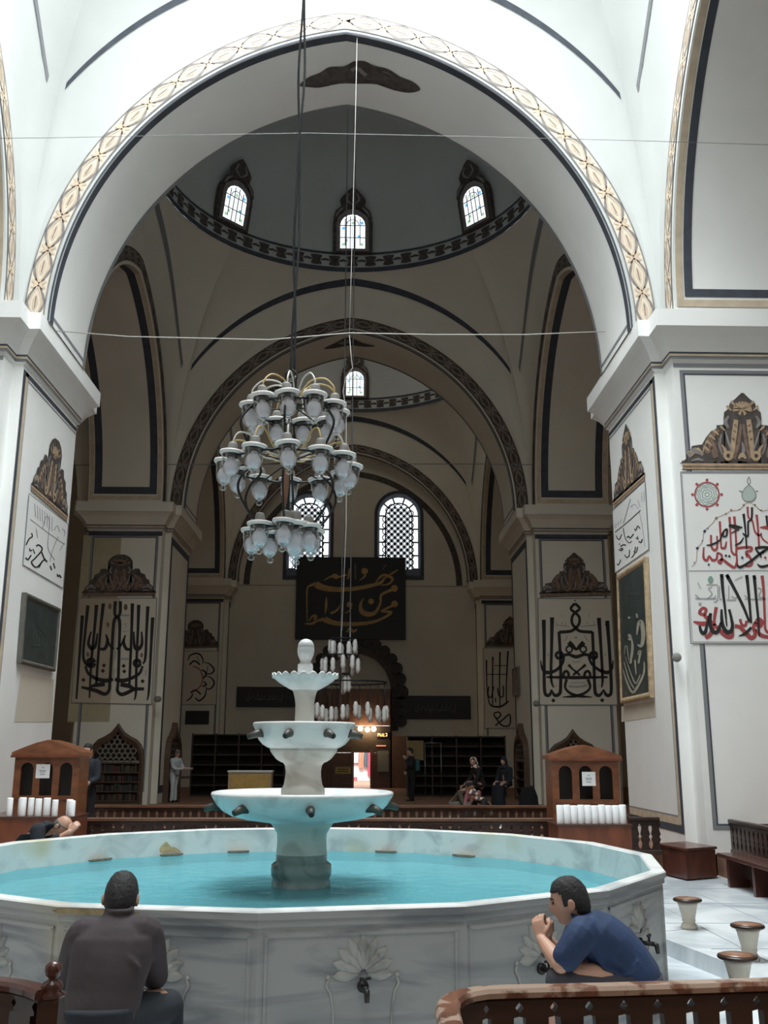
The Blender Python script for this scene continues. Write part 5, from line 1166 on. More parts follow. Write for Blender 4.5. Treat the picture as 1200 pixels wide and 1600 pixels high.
for x in (488, 610): m = MB(); a = onY(x, 1078, YP); m.box((a.x, YP, PZ), (a.x + .06, YB, a.z)); m.build('side_wall', 'wood_porch', pc)
for i in range(7): panel('stile', 498 + 16*i, 500 + 16*i, 1080, 1132, 'wood_brown', Y=YP - .02, th=.03)
def lit(o, label, cat, group=None): return tag(o, label, cat, group)
m = MB(); a, b = onY(590, 1173, YP - .02), onY(607, 1206, YP - .02); m.box((a.x, YP - .03, b.z), (b.x, YP - .01, a.z)); tag(m.build('notice_board', plain('dull_notice', (.16, .16, .14), .6)), 'grey notice sheet on the porch, right of the bright doorway', 'notice')
m = MB(); a, b = onY(589, 1144.5, YP - .02), onY(606.5, 1151.5, YP - .02); m.box((a.x, YP - .05, b.z - .03), (b.x, YP - .01, a.z + .03)); s = tag(m.build('led_sign', 'black'), 'small orange lit sign above the notice sheet on the porch', 'sign')
fL = on_plane(idc, ('Y', YP - .055), .002)
letters('lit_characters', glow('orange_led', (1, .45, .12), 4.0), [([(590.5,1150.5),(590.5,1146),(592.5,1146),(592.5,1148),(590.5,1148)],.7), ([(594,1146),(594,1150.5)],.7), ([(596,1150.5),(597,1146),(598,1150.5)],.7), ([(599.5,1146),(599.5,1150.5),(601,1150.5)],.7), ([(602.5,1146),(604.5,1146),(604.5,1150),(602.5,1150)],.7)], fL, s, 1)
m = MB(); a, b = onY(588, 1164.5, YP - .02), onY(603, 1166, YP - .02); m.box((a.x, YP - .03, b.z), (b.x, YP - .02, a.z)); tag(m.build('light_strip', glow('red_strip', (1, .25, .15), .8)), 'thin reddish light strip under the orange sign', 'light')
ck = onY(520, 1196, YP - .8); cb = thing('cabinet', 'brown wooden cabinet with a yellow label, left of the bright doorway', 'cabinet', (ck.x, YP - .8, PZ))
a, b = onY(520.5, 1197, YP - .8), onY(551, 1262, YP - .8); m = MB(); m.box((a.x, YP - .8, PZ), (b.x, YP - .3, a.z)); m.build('body', 'wood_brown', cb)
a, b = onY(524, 1198.5, YP - .81), onY(548, 1209, YP - .81); m = MB(); m.box((a.x, YP - .82, b.z), (b.x, YP - .80, a.z)); lbm = m.build('label_plate', plain('yellow_label', (.42, .32, .10), .6), cb)
letters('label_lines', 'ink', [([(528, 1202), (544, 1202)], 1.2), ([(527, 1205.5), (545, 1205.5)], 1.2)], on_plane(idc, ('Y', YP - .825), .002), lbm)
bd = onY(393, 1204, 24.0)
a, b = onY(357, 1204, 24.0), onY(423, 1240, 24.0)
dn = thing('donation_box', 'low tan box with a pale top behind the balustrade, left of the fountain', 'box', ((a.x + b.x)/2, 24.2, PZ))
m = MB(); m.box((a.x, 24.0, PZ), (b.x, 24.5, a.z - .04)); m.build('body', plain('tan_box', (.26, .18, .09), .6, noise=.1), dn)
m = MB(); m.box((a.x - .02, 23.98, a.z - .04), (b.x + .02, 24.52, a.z)); m.build('lid', plain('pale_lid', (.42, .42, .38), .5), dn)
m = MB(); m.box((a.x + .08, 23.985, PZ + .3), (b.x - .06, 23.999, a.z - .10)); m.build('front_panel', plain('gold_brown_panel', (.30, .19, .05), .5, noise=.15), dn)
# yellow wall poster and pale rails, right of the porch
a, b = onY(636, 1157, 33.9), onY(662, 1188, 33.9); m = MB(); m.box((a.x, 33.94, b.z), (b.x, 33.985, a.z)); tag(m.build('poster', plain('yellow_poster', (.24, .17, .07), .7, noise=.15)), 'yellowish poster behind the standing person, right of the porch', 'poster')
a, b = onY(664, 1161, 33.7), onY(689, 1162.5, 33.7); t = thing('metal_stand', 'thin pale metal frame standing before the right shoe shelves', 'stand', ((a.x + b.x)/2, 33.7, PZ))
m = MB(); m.tube([(a.x, 33.7, PZ), (a.x, 33.7, a.z)], .02); m.build('leg', 'steel', t)
m = MB(); m.tube([(b.x, 33.7, PZ), (b.x, 33.7, a.z)], .02); m.build('leg', 'steel', t)
m = MB(); m.tube([(a.x, 33.7, a.z), (b.x, 33.7, a.z)], .02); m.build('cross_bar', 'steel', t)
# outside, beyond the doorway: a sunlit street with goods
m = MB(); m.box((CX - 12, YB + .7, -.3), (CX + 12, YB + 9, PZ - .01)); struct(m.build('ground_outside', plain('street_paving', (.55, .54, .52), .8)))
m = MB(); m.box((CX - 12, YB + 8.6, 0), (CX + 12, YB + 9, 6)); struct(m.build('wall_outside', plain('street_wall', (.75, .75, .78), .8)))
area('street_daylight', (CX + 1.0, YB + 5.0, 6.5), 6, 1500, (1, 1, 1))
def cloth(x0, x1, y0, y1, c, label, dy=0):
    Y = YB + 8.43 + dy*.1; a, b = onY(x0, y0, Y), onY(x1, y1, Y)
    m = MB(); n = 10; m.loft([[(a.x + (b.x - a.x)*i/n, Y + .04*math.sin(i*1.9), z) for i in range(n+1)] + [(a.x + (b.x - a.x)*i/n, Y + .10 + .04*math.sin(i*1.9), z) for i in range(n, -1, -1)] for z in (b.z, a.z)], True, False, True, True)
    tag(m.build('hanging_cloth', plain('cloth_' + label.split()[0], c, .8)), label, 'cloth')
cloth(561, 568, 1172, 1200, (.75, .28, .18), 'orange-red cloth hanging outside, seen through the doorway'); cloth(569, 575, 1175, 1198, (.12, .16, .2), 'dark cloth hanging outside, seen through the doorway'); cloth(575, 583, 1170, 1212, (.6, .1, .16), 'crimson cloth hanging outside at the right of the doorway', .4)
cloth(548, 558, 1214, 1236, (.75, .15, .2), 'red bundle low outside the doorway on the left'); cloth(558, 566, 1222, 1240, (.8, .45, .5), 'pink bundle low outside the doorway in the middle'); cloth(566, 576, 1226, 1240, (.3, .5, .12), 'green bundle low outside the doorway on the right'); cloth(549, 560, 1172, 1192, (.55, .62, .68), 'pale blue-grey cloth hanging outside the doorway', .2)
# lamps burning in the porch
for i, (x, y) in enumerate(((563, 1138.5), (574, 1140), (584, 1139))):
    p = onY(x, y, YP - .12); m = MB(); m.ball(p, .10, 10, 8); m.tube([p, p + Vector((0, .118, 0))], .03, 6); tag(m.build('burning_bulb', glow('warm_bulb_%d' % i, (1, .82, .5), 14)), ('leftmost', 'middle', 'rightmost')[i] + ' of the three glowing warm bulbs hanging before the porch', 'lamp')
    lo = bpy.data.lights.new('bulb_light', 'POINT'); lo.energy = 14; lo.color = (1, .75, .42); lo.shadow_soft_size = .08; ob = bpy.data.objects.new('bulb_light', lo); col.objects.link(ob); ob.location = p - Vector((0, .2, 0))

# ================================================================== CHANDELIERS, CABLES AND SMALL FITTINGS
M['flex_pale'] = plain('pale_flex', (.55, .54, .50), .5); M['flex_yellow'] = plain('yellow_flex', (.50, .36, .14), .5)
def lamp_mesh(s):
    """one oil-lamp shaped glass; origin at the collar"""
    gl = MB().lathe((0, 0, 0), [(.092*s, .014*s), (.084*s, -.01*s), (.080*s, -.05*s), (.074*s, -.12*s), (.062*s, -.165*s), (.038*s, -.19*s), (.020*s, -.20*s), (.016*s, -.21*s), (.028*s, -.222*s), (.030*s, -.235*s), (.020*s, -.25*s), (.001, -.254*s)], 18)
    co = MB().lathe((0, 0, 0), [(.070*s, -.008*s), (.096*s, -.010*s), (.108*s, .004*s), (.104*s, .020*s), (.085*s, .026*s), (.050*s, .022*s), (.040*s, .012*s)], 20)
    so = MB().lathe((0, 0, 0), [(.046*s, -.03*s), (.046*s, .04*s), (.038*s, .085*s), (.030*s, .10*s), (.001, .104*s)], 14)
    bu = MB().lathe((0, 0, 0), [(.026*s, -.03*s), (.030*s, -.05*s), (.050*s, -.07*s), (.064*s, -.105*s), (.062*s, -.14*s), (.042*s, -.168*s), (.001, -.178*s)], 16)
    ri = MB().tube([(.075*s*math.cos(2*PI*k/16), .075*s*math.sin(2*PI*k/16), -.014*s) for k in range(16)], .006*s, 5, closed=True)
    return gl, co, so, bu, ri
YC = 8.2
pc_ = onY(452, 700, YC); CHX = pc_.x
ch = thing('chandelier', 'large three-tiered chandelier of white glass oil lamps hanging above the fountain', 'chandelier', (CHX, YC, pc_.z))
def zc(y): return onY(452, y, YC).z
proto = None
def add_lamp(p, s=1.0, tilt=0.0, a=0):
    global proto
    mats = ('glass', 'lamp_white', 'lamp_socket', 'bulb', 'iron'); nm = ('glass_cup', 'collar', 'socket', 'bulb', 'wire_ring')
    if proto is None:
        ms = lamp_mesh(1.0)
        g = ms[1].build('lamp', mats[1]); proto = [g.data] + [None]*4; col.objects.unlink(g); bpy.data.objects.remove(g)
        for i, mm in enumerate((ms[0], ms[2], ms[3], ms[4])):
            o = mm.build(('glass_cup', 'socket', 'bulb', 'wire_ring')[i], (mats[0], mats[2], mats[3], mats[4])[i]); proto[i+1] = o.data; bpy.data.objects.remove(o)
    L_ = bpy.data.objects.new('lamp', proto[0]); col.objects.link(L_); L_.parent = ch; L_.matrix_parent_inverse = Matrix.Translation(-ch.location); L_.location = p; L_.scale = (s, s, s); L_.rotation_euler = (tilt*math.sin(a), tilt*math.cos(a), a)
    for i, n_ in enumerate(('glass_cup', 'socket', 'bulb', 'wire_ring')):
        o = bpy.data.objects.new(n_, proto[i+1]); col.objects.link(o); o.parent = L_
k_ = YC/FPX
tiers = ((72, 640, 10, .2), (101, 726, 12, .05), (49, 828, 7, .35)); RR = []
for R_, y, n_, ph in tiers:
    r = R_*k_; z = zc(y); RR.append((r, z)); off = (8, 0, -6)[len(RR)-1]*k_
    for i in range(n_):
        a = 2*PI*i/n_ + ph; add_lamp(Vector((CHX + off + r*math.cos(a), YC + r*math.sin(a), z + random.uniform(-.012, .012))), 1.0, random.uniform(-.10, .10), a)
    m = MB(); m.tube([(CHX + off + (r - .02)*math.cos(2*PI*q/40), YC + (r - .02)*math.sin(2*PI*q/40), z - .02) for q in range(40)], .010, 6, closed=True); m.build('hoop', 'iron', ch)
    for i in range(6):
        a = 2*PI*i/6; m = MB(); m.tube([(CHX + off, YC, z + .02), (CHX + off + (r - .02)*math.cos(a), YC + (r - .02)*math.sin(a), z - .02)], .007, 5); m.build('spoke', 'iron', ch)
add_lamp(Vector((CHX + 14*k_, YC - .16, zc(828))), 1.25)
for i in range(6):            # bowed bars between the tiers
    a = 2*PI*i/6 + .5
    bp = [(.36, RR[0][1] - .02), (.46, RR[0][1] - .18), (.40, RR[1][1] + .16), (.30, RR[1][1] - .02), (.42, RR[1][1] - .14), (.46, RR[1][1] - .28), (.36, RR[2][1] + .12), (.22, RR[2][1] - .02)]
    m = MB(); m.tube([(CHX + r*math.cos(a), YC + r*math.sin(a), z) for r, z in spline(bp, 5)], .011, 6); m.build('bowed_bar', 'iron', ch)
for i in range(10):           # pale and yellow flex loops to the lamps
    a = 2*PI*i/10 + .2; R0_, z0 = RR[0]; m = MB()
    m.tube([(CHX + 8*k_ + r*math.cos(a), YC + r*math.sin(a), z) for r, z in spline([(.04, z0 + .12), (.14, z0 + .24), (.28, z0 + .25), (.37, z0 + .17), (R0_, z0 + .10)], 5)], .008, 5); m.build('flex', 'flex_pale' if i % 3 else 'flex_yellow', ch)
for i in range(12):
    a = 2*PI*i/12 + .05; R0_, z0 = RR[1]; m = MB()
    m.tube([(CHX + r*math.cos(a), YC + r*math.sin(a), z) for r, z in spline([(.10, z0 + .06), (.26, z0 + .10), (.38, z0 + .20), (.49, z0 + .20), (R0_, z0 + .10)], 5)], .008, 5); m.build('flex', 'flex_pale' if i % 2 else 'flex_yellow', ch)
m = MB(); m.tube([(CHX, YC, zc(838)), (CHX, YC, zc(600))], .016, 8); m.build('stem', 'iron', ch)
m = MB(); m.lathe((CHX - .02, YC - .03, zc(790)), [(.001, 0), (.016, .01), (.028, .16), (.030, .30), (.022, .42), (.03, .5), (.001, .505)], 12); m.build('wooden_core', plain('core_wood', (.22, .115, .07), .6), ch)
m = MB(); m.tube([(CHX + .05*math.cos(2*PI*q/14), YC, zc(588) + .06*math.sin(2*PI*q/14)) for q in range(14)], .010, 5, closed=True); m.build('hanging_ring', 'iron', ch)
m = MB(); m.tube([(CHX + .04, YC + .04*math.cos(2*PI*q/14), zc(598) + .06*math.sin(2*PI*q/14)) for q in range(14)], .010, 5, closed=True); m.build('hanging_ring', 'iron', ch)
# the twisted cable that carries it
zt_ = 20.3; m = MB()
for s in (0, PI):
    pts = []
    for i in range(120):
        z = zc(578) + (zt_ - zc(578))*i/119; d = .015 + .018*math.sin(i*.21)**2
        pts.append((CHX + .012 + (z - zc(578))*.004 + d*math.cos(z*1.9 + s), YC + d*math.sin(z*1.9 + s), z))
    m.tube(pts, .012, 5)
tag(m.build('cable', 'rope'), 'black twisted cable carrying the large chandelier from above', 'cable')
# pale cord from the arch, and the thin tie wires
top, mid_, low = onY(558, 56, Y1 + .05), onY(546, 524, Y1 + .05), onY(541, 640, Y1 + .05)
sw = lambda t, x, y: onY(x, y, Y1 + .05)
m = MB(); m.tube([top, onY(555, 200, Y1 + .05), onY(549, 420, Y1 + .05), mid_], .0065, 5); m.tube([mid_] + [onY(x, y, Y1 + .05) for x, y in ((549, 560), (551, 575), (540, 590), (536, 612), (541, 640), (541, 820), (534, 985))], .0065, 5)
tag(m.build('cord', 'wire'), 'pale thin cord dropping from the crown of the near arch', 'cord')
l0, r0 = onY(88, 517, Y1 + .3), onY(945, 518, Y1 + .3); m = MB()
m.tube([l0, onY(200, 526, Y1 + .3), onY(420, 531, Y1 + .1), mid_ + Vector((0, -.03, .03)), onY(680, 523, Y1 + .1), onY(820, 523, Y1 + .3), r0], .010, 5); tag(m.build('tie_wire', 'wire'), 'pale wire stretched across the near arch at cornice height', 'wire')
m = MB(); m.tube([onY(x, y, 12.0) for x, y in ((-60, 217), (100, 215), (300, 211), (480, 208), (720, 213), (1000, 220), (1260, 228))], .0035, 5); tag(m.build('tie_wire', 'steel'), 'fine grey wire crossing high above the fountain', 'wire')
m = MB(); m.tube([onY(x, y, ROW[2] - .6) for x, y in ((110, 727), (270, 726), (540, 725), (760, 725), (955, 728))], .012, 5); tag(m.build('tie_wire', 'slate_soft'), 'thin grey wire spanning the second arch behind the chandelier', 'wire')
# the far chandelier under the second dome
YD = bay_c(2); M['drop_white'] = plain('white_drop', (.62, .62, .60), .4)
pD = onY(540, 1080, YD); fc = thing('chandelier', 'distant chandelier of small white drop lamps above the middle of the hall', 'chandelier', pD)
kd = YD/FPX
def drop(p, par, s=1.0): MB().lathe(p, [(.001, .10*s), (.035*s, .08*s), (.06*s, .0), (.05*s, -.10*s), (.065*s, -.15*s), (.04*s, -.24*s), (.001, -.27*s)], 8).build('lamp', 'drop_white', par)
for cx, y, R_, n_, s in ((536, 1008, 20, 9, 1.0), (532, 1034, 28, 11, 1.0), (540, 1062, 5, 3, 1.1), (549, 1108, 54, 18, 1.0)):
    c = onY(cx, y, YD); r = R_*kd
    for i in range(n_):
        a = 2*PI*i/n_ + .3; drop(c + Vector((r*math.cos(a), r*math.sin(a), .06*math.sin(i*5))), fc, s)
    m = MB(); m.tube([c + Vector((r*math.cos(2*PI*q/28), r*math.sin(2*PI*q/28), .14 if y < 1100 else .62)) for q in range(28)], .02, 5, closed=True); m.build('hoop', 'iron', fc)
    if y > 1100:
        for i in range(n_):
            a = 2*PI*i/n_ + .3; p = c + Vector((r*math.cos(a), r*math.sin(a), .06)); m = MB(); m.tube([p, p + Vector((0, 0, .56))], .010, 4); m.build('chain', 'bronze', fc)
for x in (533, 547):
    p = onY(x, 1000, YD); m = MB(); m.tube([(p.x, YD, onY(x, 1078, YD).z), (p.x, YD, p.z + .6)], .02, 5); m.build('stem', 'steel', fc)
    m = MB(); m.tube([(p.x, YD, p.z + .55), (p.x, YD, 23.35)], .016, 5); m.build('cable', 'slate_soft', fc)
# small wall spotlights
def spot(x, y, Y, label, s=1.0):
    p = onY(x, y, Y); t = thing('spotlight', label, 'spotlight', p)
    MB().lathe(p + Vector((0, -.18*s, 0)), [(.001, .0), (.05*s, .0), (.065*s, .02*s), (.06*s, .10*s), (.03*s, .13*s), (.001, .13*s)], 14, axis=(.35, 1, .05)).build('lamp_head', 'lamp_socket', t)
    m = MB(); m.tube([p + Vector((.05*s, 0, 0)), p + Vector((.03*s, -.08*s, .0))], .015*s, 6); m.build('bracket', 'lamp_white', t)
spot(1051, 1029, Y1 - .02, 'small round spotlight on the edge of the near right pier', 1.15)
spot(247, 1093, ROW[2] - NOTCH, 'small spotlight on the left pier beyond the fountain', 1.4)
spot(835, 1100, ROW[2] - NOTCH, 'small spotlight on the right pier beyond the fountain', 1.4)

# ================================================================== PEOPLE
def fused(name, mb, voxel, mat, parent=None, smooth=4):
    """fuse overlapping limbs into one continuous skin"""
    me = bpy.data.meshes.new(name); me.from_pydata(mb.v, [], mb.f); me.update()
    bm = bmesh.new(); bm.from_mesh(me); bmesh.ops.recalc_face_normals(bm, faces=bm.faces); bm.to_mesh(me); bm.free()
    o = bpy.data.objects.new(name, me); col.objects.link(o)
    r = o.modifiers.new('r', 'REMESH'); r.mode = 'VOXEL'; r.voxel_size = voxel; r.use_smooth_shade = True
    s = o.modifiers.new('s', 'SMOOTH'); s.factor = .5; s.iterations = smooth
    dg = bpy.context.evaluated_depsgraph_get(); me2 = bpy.data.meshes.new_from_object(o.evaluated_get(dg))
    o.modifiers.clear(); o.data = me2; bpy.data.meshes.remove(me)
    for p in me2.polygons: p.use_smooth = True
    me2.materials.clear(); me2.materials.append(M[mat] if isinstance(mat, str) else mat)
    if parent is not None: o.parent = parent; o.matrix_parent_inverse = Matrix.Translation(-parent.location) if parent.type == 'EMPTY' else Matrix()
    return o
def basis(fwd, up=(0, 0, 1)):
    f = Vector(fwd).normalized(); u = Vector(up); u = (u - f*u.dot(f)).normalized(); return f.cross(u), f, u   # right, forward, up
def limb(mb, pts, rad, n=12):
    """tapered limb with round ends"""
    pts = [Vector(p) for p in pts]; q = spline([(*p, r) for p, r in zip(pts, rad)], 4)
    mb.tube([p[:3] for p in q], [p[3] for p in q], n); mb.ball(pts[0], rad[0], n, 8); mb.ball(pts[-1], rad[-1], n, 8)
def torso(mb, rings, n=20, pw=2.6):
    """rings: (centre, side vector, depth vector)"""
    R_ = []
    for c, sx, dy in rings:
        c, sx, dy = Vector(c), Vector(sx), Vector(dy); ring = []
        for k in range(n):
            a = 2*PI*k/n; cx_, sy_ = math.cos(a), math.sin(a)
            ring.append(c + sx*math.copysign(abs(cx_)**(2/pw), cx_) + dy*math.copysign(abs(sy_)**(2/pw), sy_))
        R_.append(ring)
    mb.loft(R_, True, True, True, True)
def head(mb, c, fwd, up, s=1.0):
    r, f, u = basis(fwd, up); c = Vector(c); n, m_ = 36, 26; rings = []
    for i in range(m_ + 1):
        t = PI*i/m_; z = -math.cos(t); ring = []
        for k in range(n):
            a = 2*PI*k/n; sq = max(math.sin(t), 0)**.72; x, y = sq*math.cos(a), sq*math.sin(a)
            X = .077*x*(1 - .30*max(0, -z)**1.4); Y = (.094 if y > 0 else .102)*y; Z = .119*z
            if y > 0:
                Y += .025*math.exp(-(x/.15)**2 - ((z + .16)/.17)**2) + .010*math.exp(-(x/.10)**2 - ((z - .02)/.16)**2)
                Y += .006*math.exp(-((z - .22)/.09)**2)*math.exp(-(x/.5)**2) - .010*(math.exp(-((x - .36)/.15)**2 - ((z - .07)/.10)**2) + math.exp(-((x + .36)/.15)**2 - ((z - .07)/.10)**2))
                Y += .007*math.exp(-(x/.26)**2 - ((z + .44)/.06)**2) + .005*math.exp(-(x/.24)**2 - ((z + .56)/.06)**2) + .016*math.exp(-(x/.35)**2 - ((z + .80)/.14)**2)
            elif z < -.3: Y *= 1 - .35*min(1, (-z - .3)/.6)
            ring.append(c + (r*X + f*Y + u*Z)*s)
        rings.append(ring)
    mb.loft(rings, True, True, True, True)
    for sg in (-1, 1):
        e = c + (r*(sg*.078) - f*.008 - u*.012)*s
        mb.loft([[e + (f*(math.cos(2*PI*k/10)*.019*w_) + u*(math.sin(2*PI*k/10)*.031*w_) + r*(sg*o) - f*(o*.5))*s for k in range(10)] for w_, o in ((.5, -.006), (1, .0), (1.05, .008), (.6, .013))], True, True, True, True)
def hair(name, c, fwd, up, s, mat, parent, front=.42, back=-.45, thick=1.06, bald=False):
    r, f, u = basis(fwd, up); c = Vector(c); n, m_ = 40, 30; V = []; F = []
    for i in range(m_ + 1):
        t = PI*i/m_; z = -math.cos(t)
        for k in range(n):
            a = 2*PI*k/n; sq = max(math.sin(t), 0)**.72; x, y = sq*math.cos(a), sq*math.sin(a)
            w_ = 1 + .012*math.sin(a*9 + z*7) + .008*math.sin(z*23 + a*5)
            V.append(c + (r*(.080*x*(1 - .2*max(0, -z))) + f*((.092 if y > 0 else .106)*y) + u*(.121*z))*s*thick*w_)
    def ok(i, k):
        t = PI*(i + .5)/m_; z = -math.cos(t); a = 2*PI*(k + .5)/n; y = math.sin(t)*math.sin(a); x = abs(math.sin(t)*math.cos(a))
        line = front if y > .45 else (front + (-.02 - front)*min(1, (.45 - y)/.45) if y > 0 else (-.02 + (back + .02)*min(1, -y/.35)))
        if .0 < y < .3 and x > .6: line = min(line, -.10)
        return line < z < (.35 if bald else 2)
    for i in range(m_):
        for k in range(n):
            if ok(i, k): F.append((i*n + k, i*n + (k+1) % n, (i+1)*n + (k+1) % n, (i+1)*n + k))
    m = MB(); m.add(V, F, True); used = sorted({i for f_ in m.f for i in f_}); mp = {o: j for j, o in enumerate(used)}
    m.v = [m.v[i] for i in used]; m.f = [[mp[i] for i in f_] for f_ in m.f]
    o = m.build(name, mat, parent); sd = o.modifiers.new('thickness', 'SOLIDIFY'); sd.thickness = .012*s; sd.offset = -1
    return o
def hand(mb, w, d, pn, side, curl=.5, s=1.0):
    """palm at wrist w pointing d, palm facing pn; side +1 puts the thumb on the d x pn side"""
    w = Vector(w); d = Vector(d).normalized(); pn = Vector(pn); pn = (pn - d*pn.dot(d)).normalized(); a = d.cross(pn)*side
    torso(mb, [(w + d*t*s, a*hw*s, pn*hd*s) for t, hw, hd in ((-.01, .024, .018), (.02, .032, .016), (.06, .041, .015), (.092, .040, .013), (.10, .034, .010))], 14, 2.4)
    for i, (off, L_, rr_) in enumerate(((.030, .072, .0092), (.011, .080, .0095), (-.010, .074, .0090), (-.029, .058, .0080))):
        p = w + (d*.088 + a*off)*s; pts = [p]; ang = .15 + curl*.25*(1 + .15*i)
        dd = (d + a*(off*1.6)).normalized()
        for j, fr in enumerate((.45, .32, .23)):
            q = dd*math.cos(ang) + pn*math.sin(ang); p = p + q*(L_*fr*s); pts.append(p); ang += curl*(1.1, .9, .5)[j]
        limb(mb, pts, [rr_*s*k for k in (1.1, 1.0, .92, .8)], 8)
    p = w + (d*.025 + a*.030)*s
    limb(mb, [p, p + (d*.028 + a*.024 + pn*.008)*s, p + (d*.055 + a*.030 + pn*.018)*s, p + (d*.075 + a*.024 + pn*.030)*s], [.014*s, .012*s, .0105*s, .008*s], 8)
M.update(skin=plain('skin', (.46, .26, .18), .5, noise=.06, scale=20), skin_tan=plain('skin_tan', (.38, .21, .14), .5, noise=.06, scale=20),
    hair_black=plain('black_hair', (.014, .012, .012), .75, bump=.4, scale=60), hair_grey=plain('grey_hair', (.12, .11, .105), .6, bump=.4, scale=60),
    brown_jacket=plain('brown_jacket', (.038, .028, .030), .85, noise=.15, scale=5, bump=.5), navy=plain('navy_cloth', (.012, .016, .022), .9, bump=.3, scale=6),
    blue_shirt=plain('blue_shirt', (.011, .029, .082), .8, noise=.22, scale=7, bump=.6), grey_trousers=plain('grey_purple_trousers', (.045, .042, .052), .85, bump=.3),
    grey_suit=plain('grey_tracksuit', (.50, .53, .56), .9, noise=.08, scale=6, bump=.4), black_cloth=plain('black_cloth', (.010, .010, .012), .9), teal=plain('teal_cloth', (.02, .075, .085), .85),
    pink=plain('pink_cloth', (.28, .10, .11), .85), olive=plain('olive_cloth', (.07, .062, .045), .9), stone=plain('stone_cloth', (.16, .13, .11), .9), shoe=plain('dark_shoe', (.015, .013, .012), .4), white_shoe=plain('white_shoe', (.7, .7, .7), .6),
    brown_sock=plain('dark_sock', (.02, .02, .02), .9))
def scarf_mat():
    m, n, l, b = new_mat('patterned_scarf'); tc = n.new('ShaderNodeTexCoord'); v = n.new('ShaderNodeTexVoronoi'); v.inputs['Scale'].default_value = 14
    r = n.new('ShaderNodeValToRGB'); e = r.color_ramp.elements; e[0].color = (.62, .60, .55, 1); e[1].color = (.05, .05, .06, 1); e[0].position = .35; e[1].position = .62
    x = r.color_ramp.elements.new(.5); x.color = (.45, .18, .10, 1)
    l.new(tc.outputs['Object'], v.inputs['Vector']); l.new(v.outputs['Distance'], r.inputs[0]); l.new(r.outputs[0], b.inputs['Base Color']); b.inputs['Roughness'].default_value = .85
    return m
M['scarf'] = scarf_mat()
def foot(mb, ankle, fwd, L_=.25, s=1.0):
    f = Vector(fwd); f.z = 0; f.normalize(); a = Vector(ankle); r = Vector((f.y, -f.x, 0)); h = Vector((0, 0, 1)); z0 = a.z - .075*s
    b = Vector((a.x, a.y, z0))
    torso(mb, [(b - f*.07*s + h*.035*s, r*.028*s, h*.03*s), (b - f*.02*s + h*.04*s, r*.038*s, h*.042*s), (b + f*.07*s + h*.036*s, r*.042*s, h*.036*s), (b + f*.14*s + h*.026*s, r*.046*s, h*.026*s), (b + f*.185*s + h*.02*s, r*.030*s, h*.018*s)], 14)
V = Vector
# ---- the man in the brown jacket, seen from behind
def at(x, y, Y): return onY(x, y, Y)
K = 5.15/FPX
hc = at(189, 1403, 5.24); man = thing('person', 'man in a dark brown jacket seated with his back to us at the fountain', 'person', (hc.x - .1, 5.05, 0))
hf, hu = V((-.12, .88, -.42)), V((0, .42, .9))
sh_l, sh_r, el_l, el_r, wr_l, wr_r = at(128, 1468, 5.16), at(230, 1464, 5.16), at(106, 1526, 5.34), at(242, 1524, 5.36), at(140, 1508, 5.72), at(222, 1506, 5.74)
pel = at(156, 1588, 5.0); hip_l, hip_r = at(128, 1596, 5.02), at(186, 1594, 5.02); kn_l, kn_r = at(106, 1600, 5.50), at(262, 1572, 5.42); an_l, an_r = V((kn_l.x + .02, 5.52, .085)), V((kn_r.x + .03, 5.44, .085))
m = MB(); head(m, hc, hf, hu, 1.0); limb(m, [hc + V((0, -.02, -.06)), at(184, 1440, 5.17), at(180, 1474, 5.14)], [.055, .055, .06])
limb(m, [at(180, 1470, 5.14), at(170, 1520, 5.10), pel], [.095, .09, .10]); limb(m, [sh_l, el_l, wr_l], [.06, .045, .03]); limb(m, [sh_r, el_r, wr_r], [.06, .045, .03]); limb(m, [at(180, 1474, 5.14), sh_l], [.07, .05]); limb(m, [at(180, 1474, 5.14), sh_r], [.07, .05])
for a_, b_, c_ in ((hip_l, kn_l, an_l), (hip_r, kn_r, an_r)): limb(m, [pel, a_, b_, c_], [.10, .085, .055, .04])
hand(m, wr_l, V((.5, .8, .2)), V((.6, 0, .5)), 1, .5); hand(m, wr_r, V((-.5, .8, .2)), V((-.6, 0, .5)), -1, .5)
body = fused('body', m, .006, 'skin_tan', man, 3)
hair('hair', hc, hf, hu, 1.0, 'hair_black', man, .45, -.72, 1.05)
m = MB(); s = .5
torso(m, [(at(*c, Y), V((w_*K, 0, 0)), V((0, d, 0))) for c, Y, w_, d in (((187, 1421), 5.19, 17, .055), ((186, 1432), 5.17, 26, .075), ((184, 1446), 5.15, 46, .105), ((181, 1462), 5.13, 58, .125), ((178, 1484), 5.11, 59, .135), ((172, 1512), 5.08, 57, .135), ((165, 1540), 5.05, 54, .13), ((158, 1564), 5.03, 55, .135), ((153, 1588), 5.01, 56, .14), ((151, 1598), 5.01, 54, .138))])
limb(m, [at(140, 1462, 5.14), sh_l, el_l], [.085, .085, .068]); limb(m, [at(218, 1458, 5.14), sh_r, el_r], [.085, .085, .068]); limb(m, [el_l, wr_l - V((.0, .03, 0))], [.066, .045]); limb(m, [el_r, wr_r - V((0, .03, 0))], [.066, .045])
m.tube([at(187 + 19*math.cos(q), 1421 - 4*math.sin(q), 5.17 + .055*math.sin(q)) for q in [2*PI*k/14 for k in range(14)]], .016, 8, closed=True)
for pts in (((122, 1518), (150, 1511), (185, 1512), (218, 1515)), ((115, 1553), (140, 1546), (175, 1554), (200, 1558)), ((200, 1496), (212, 1506), (222, 1512))): m.tube([at(x, y, 4.978) for x, y in pts], [.004] + [.010]*(len(pts) - 2) + [.004], 6)
fused('jacket', m, .010, 'brown_jacket', man, 3)
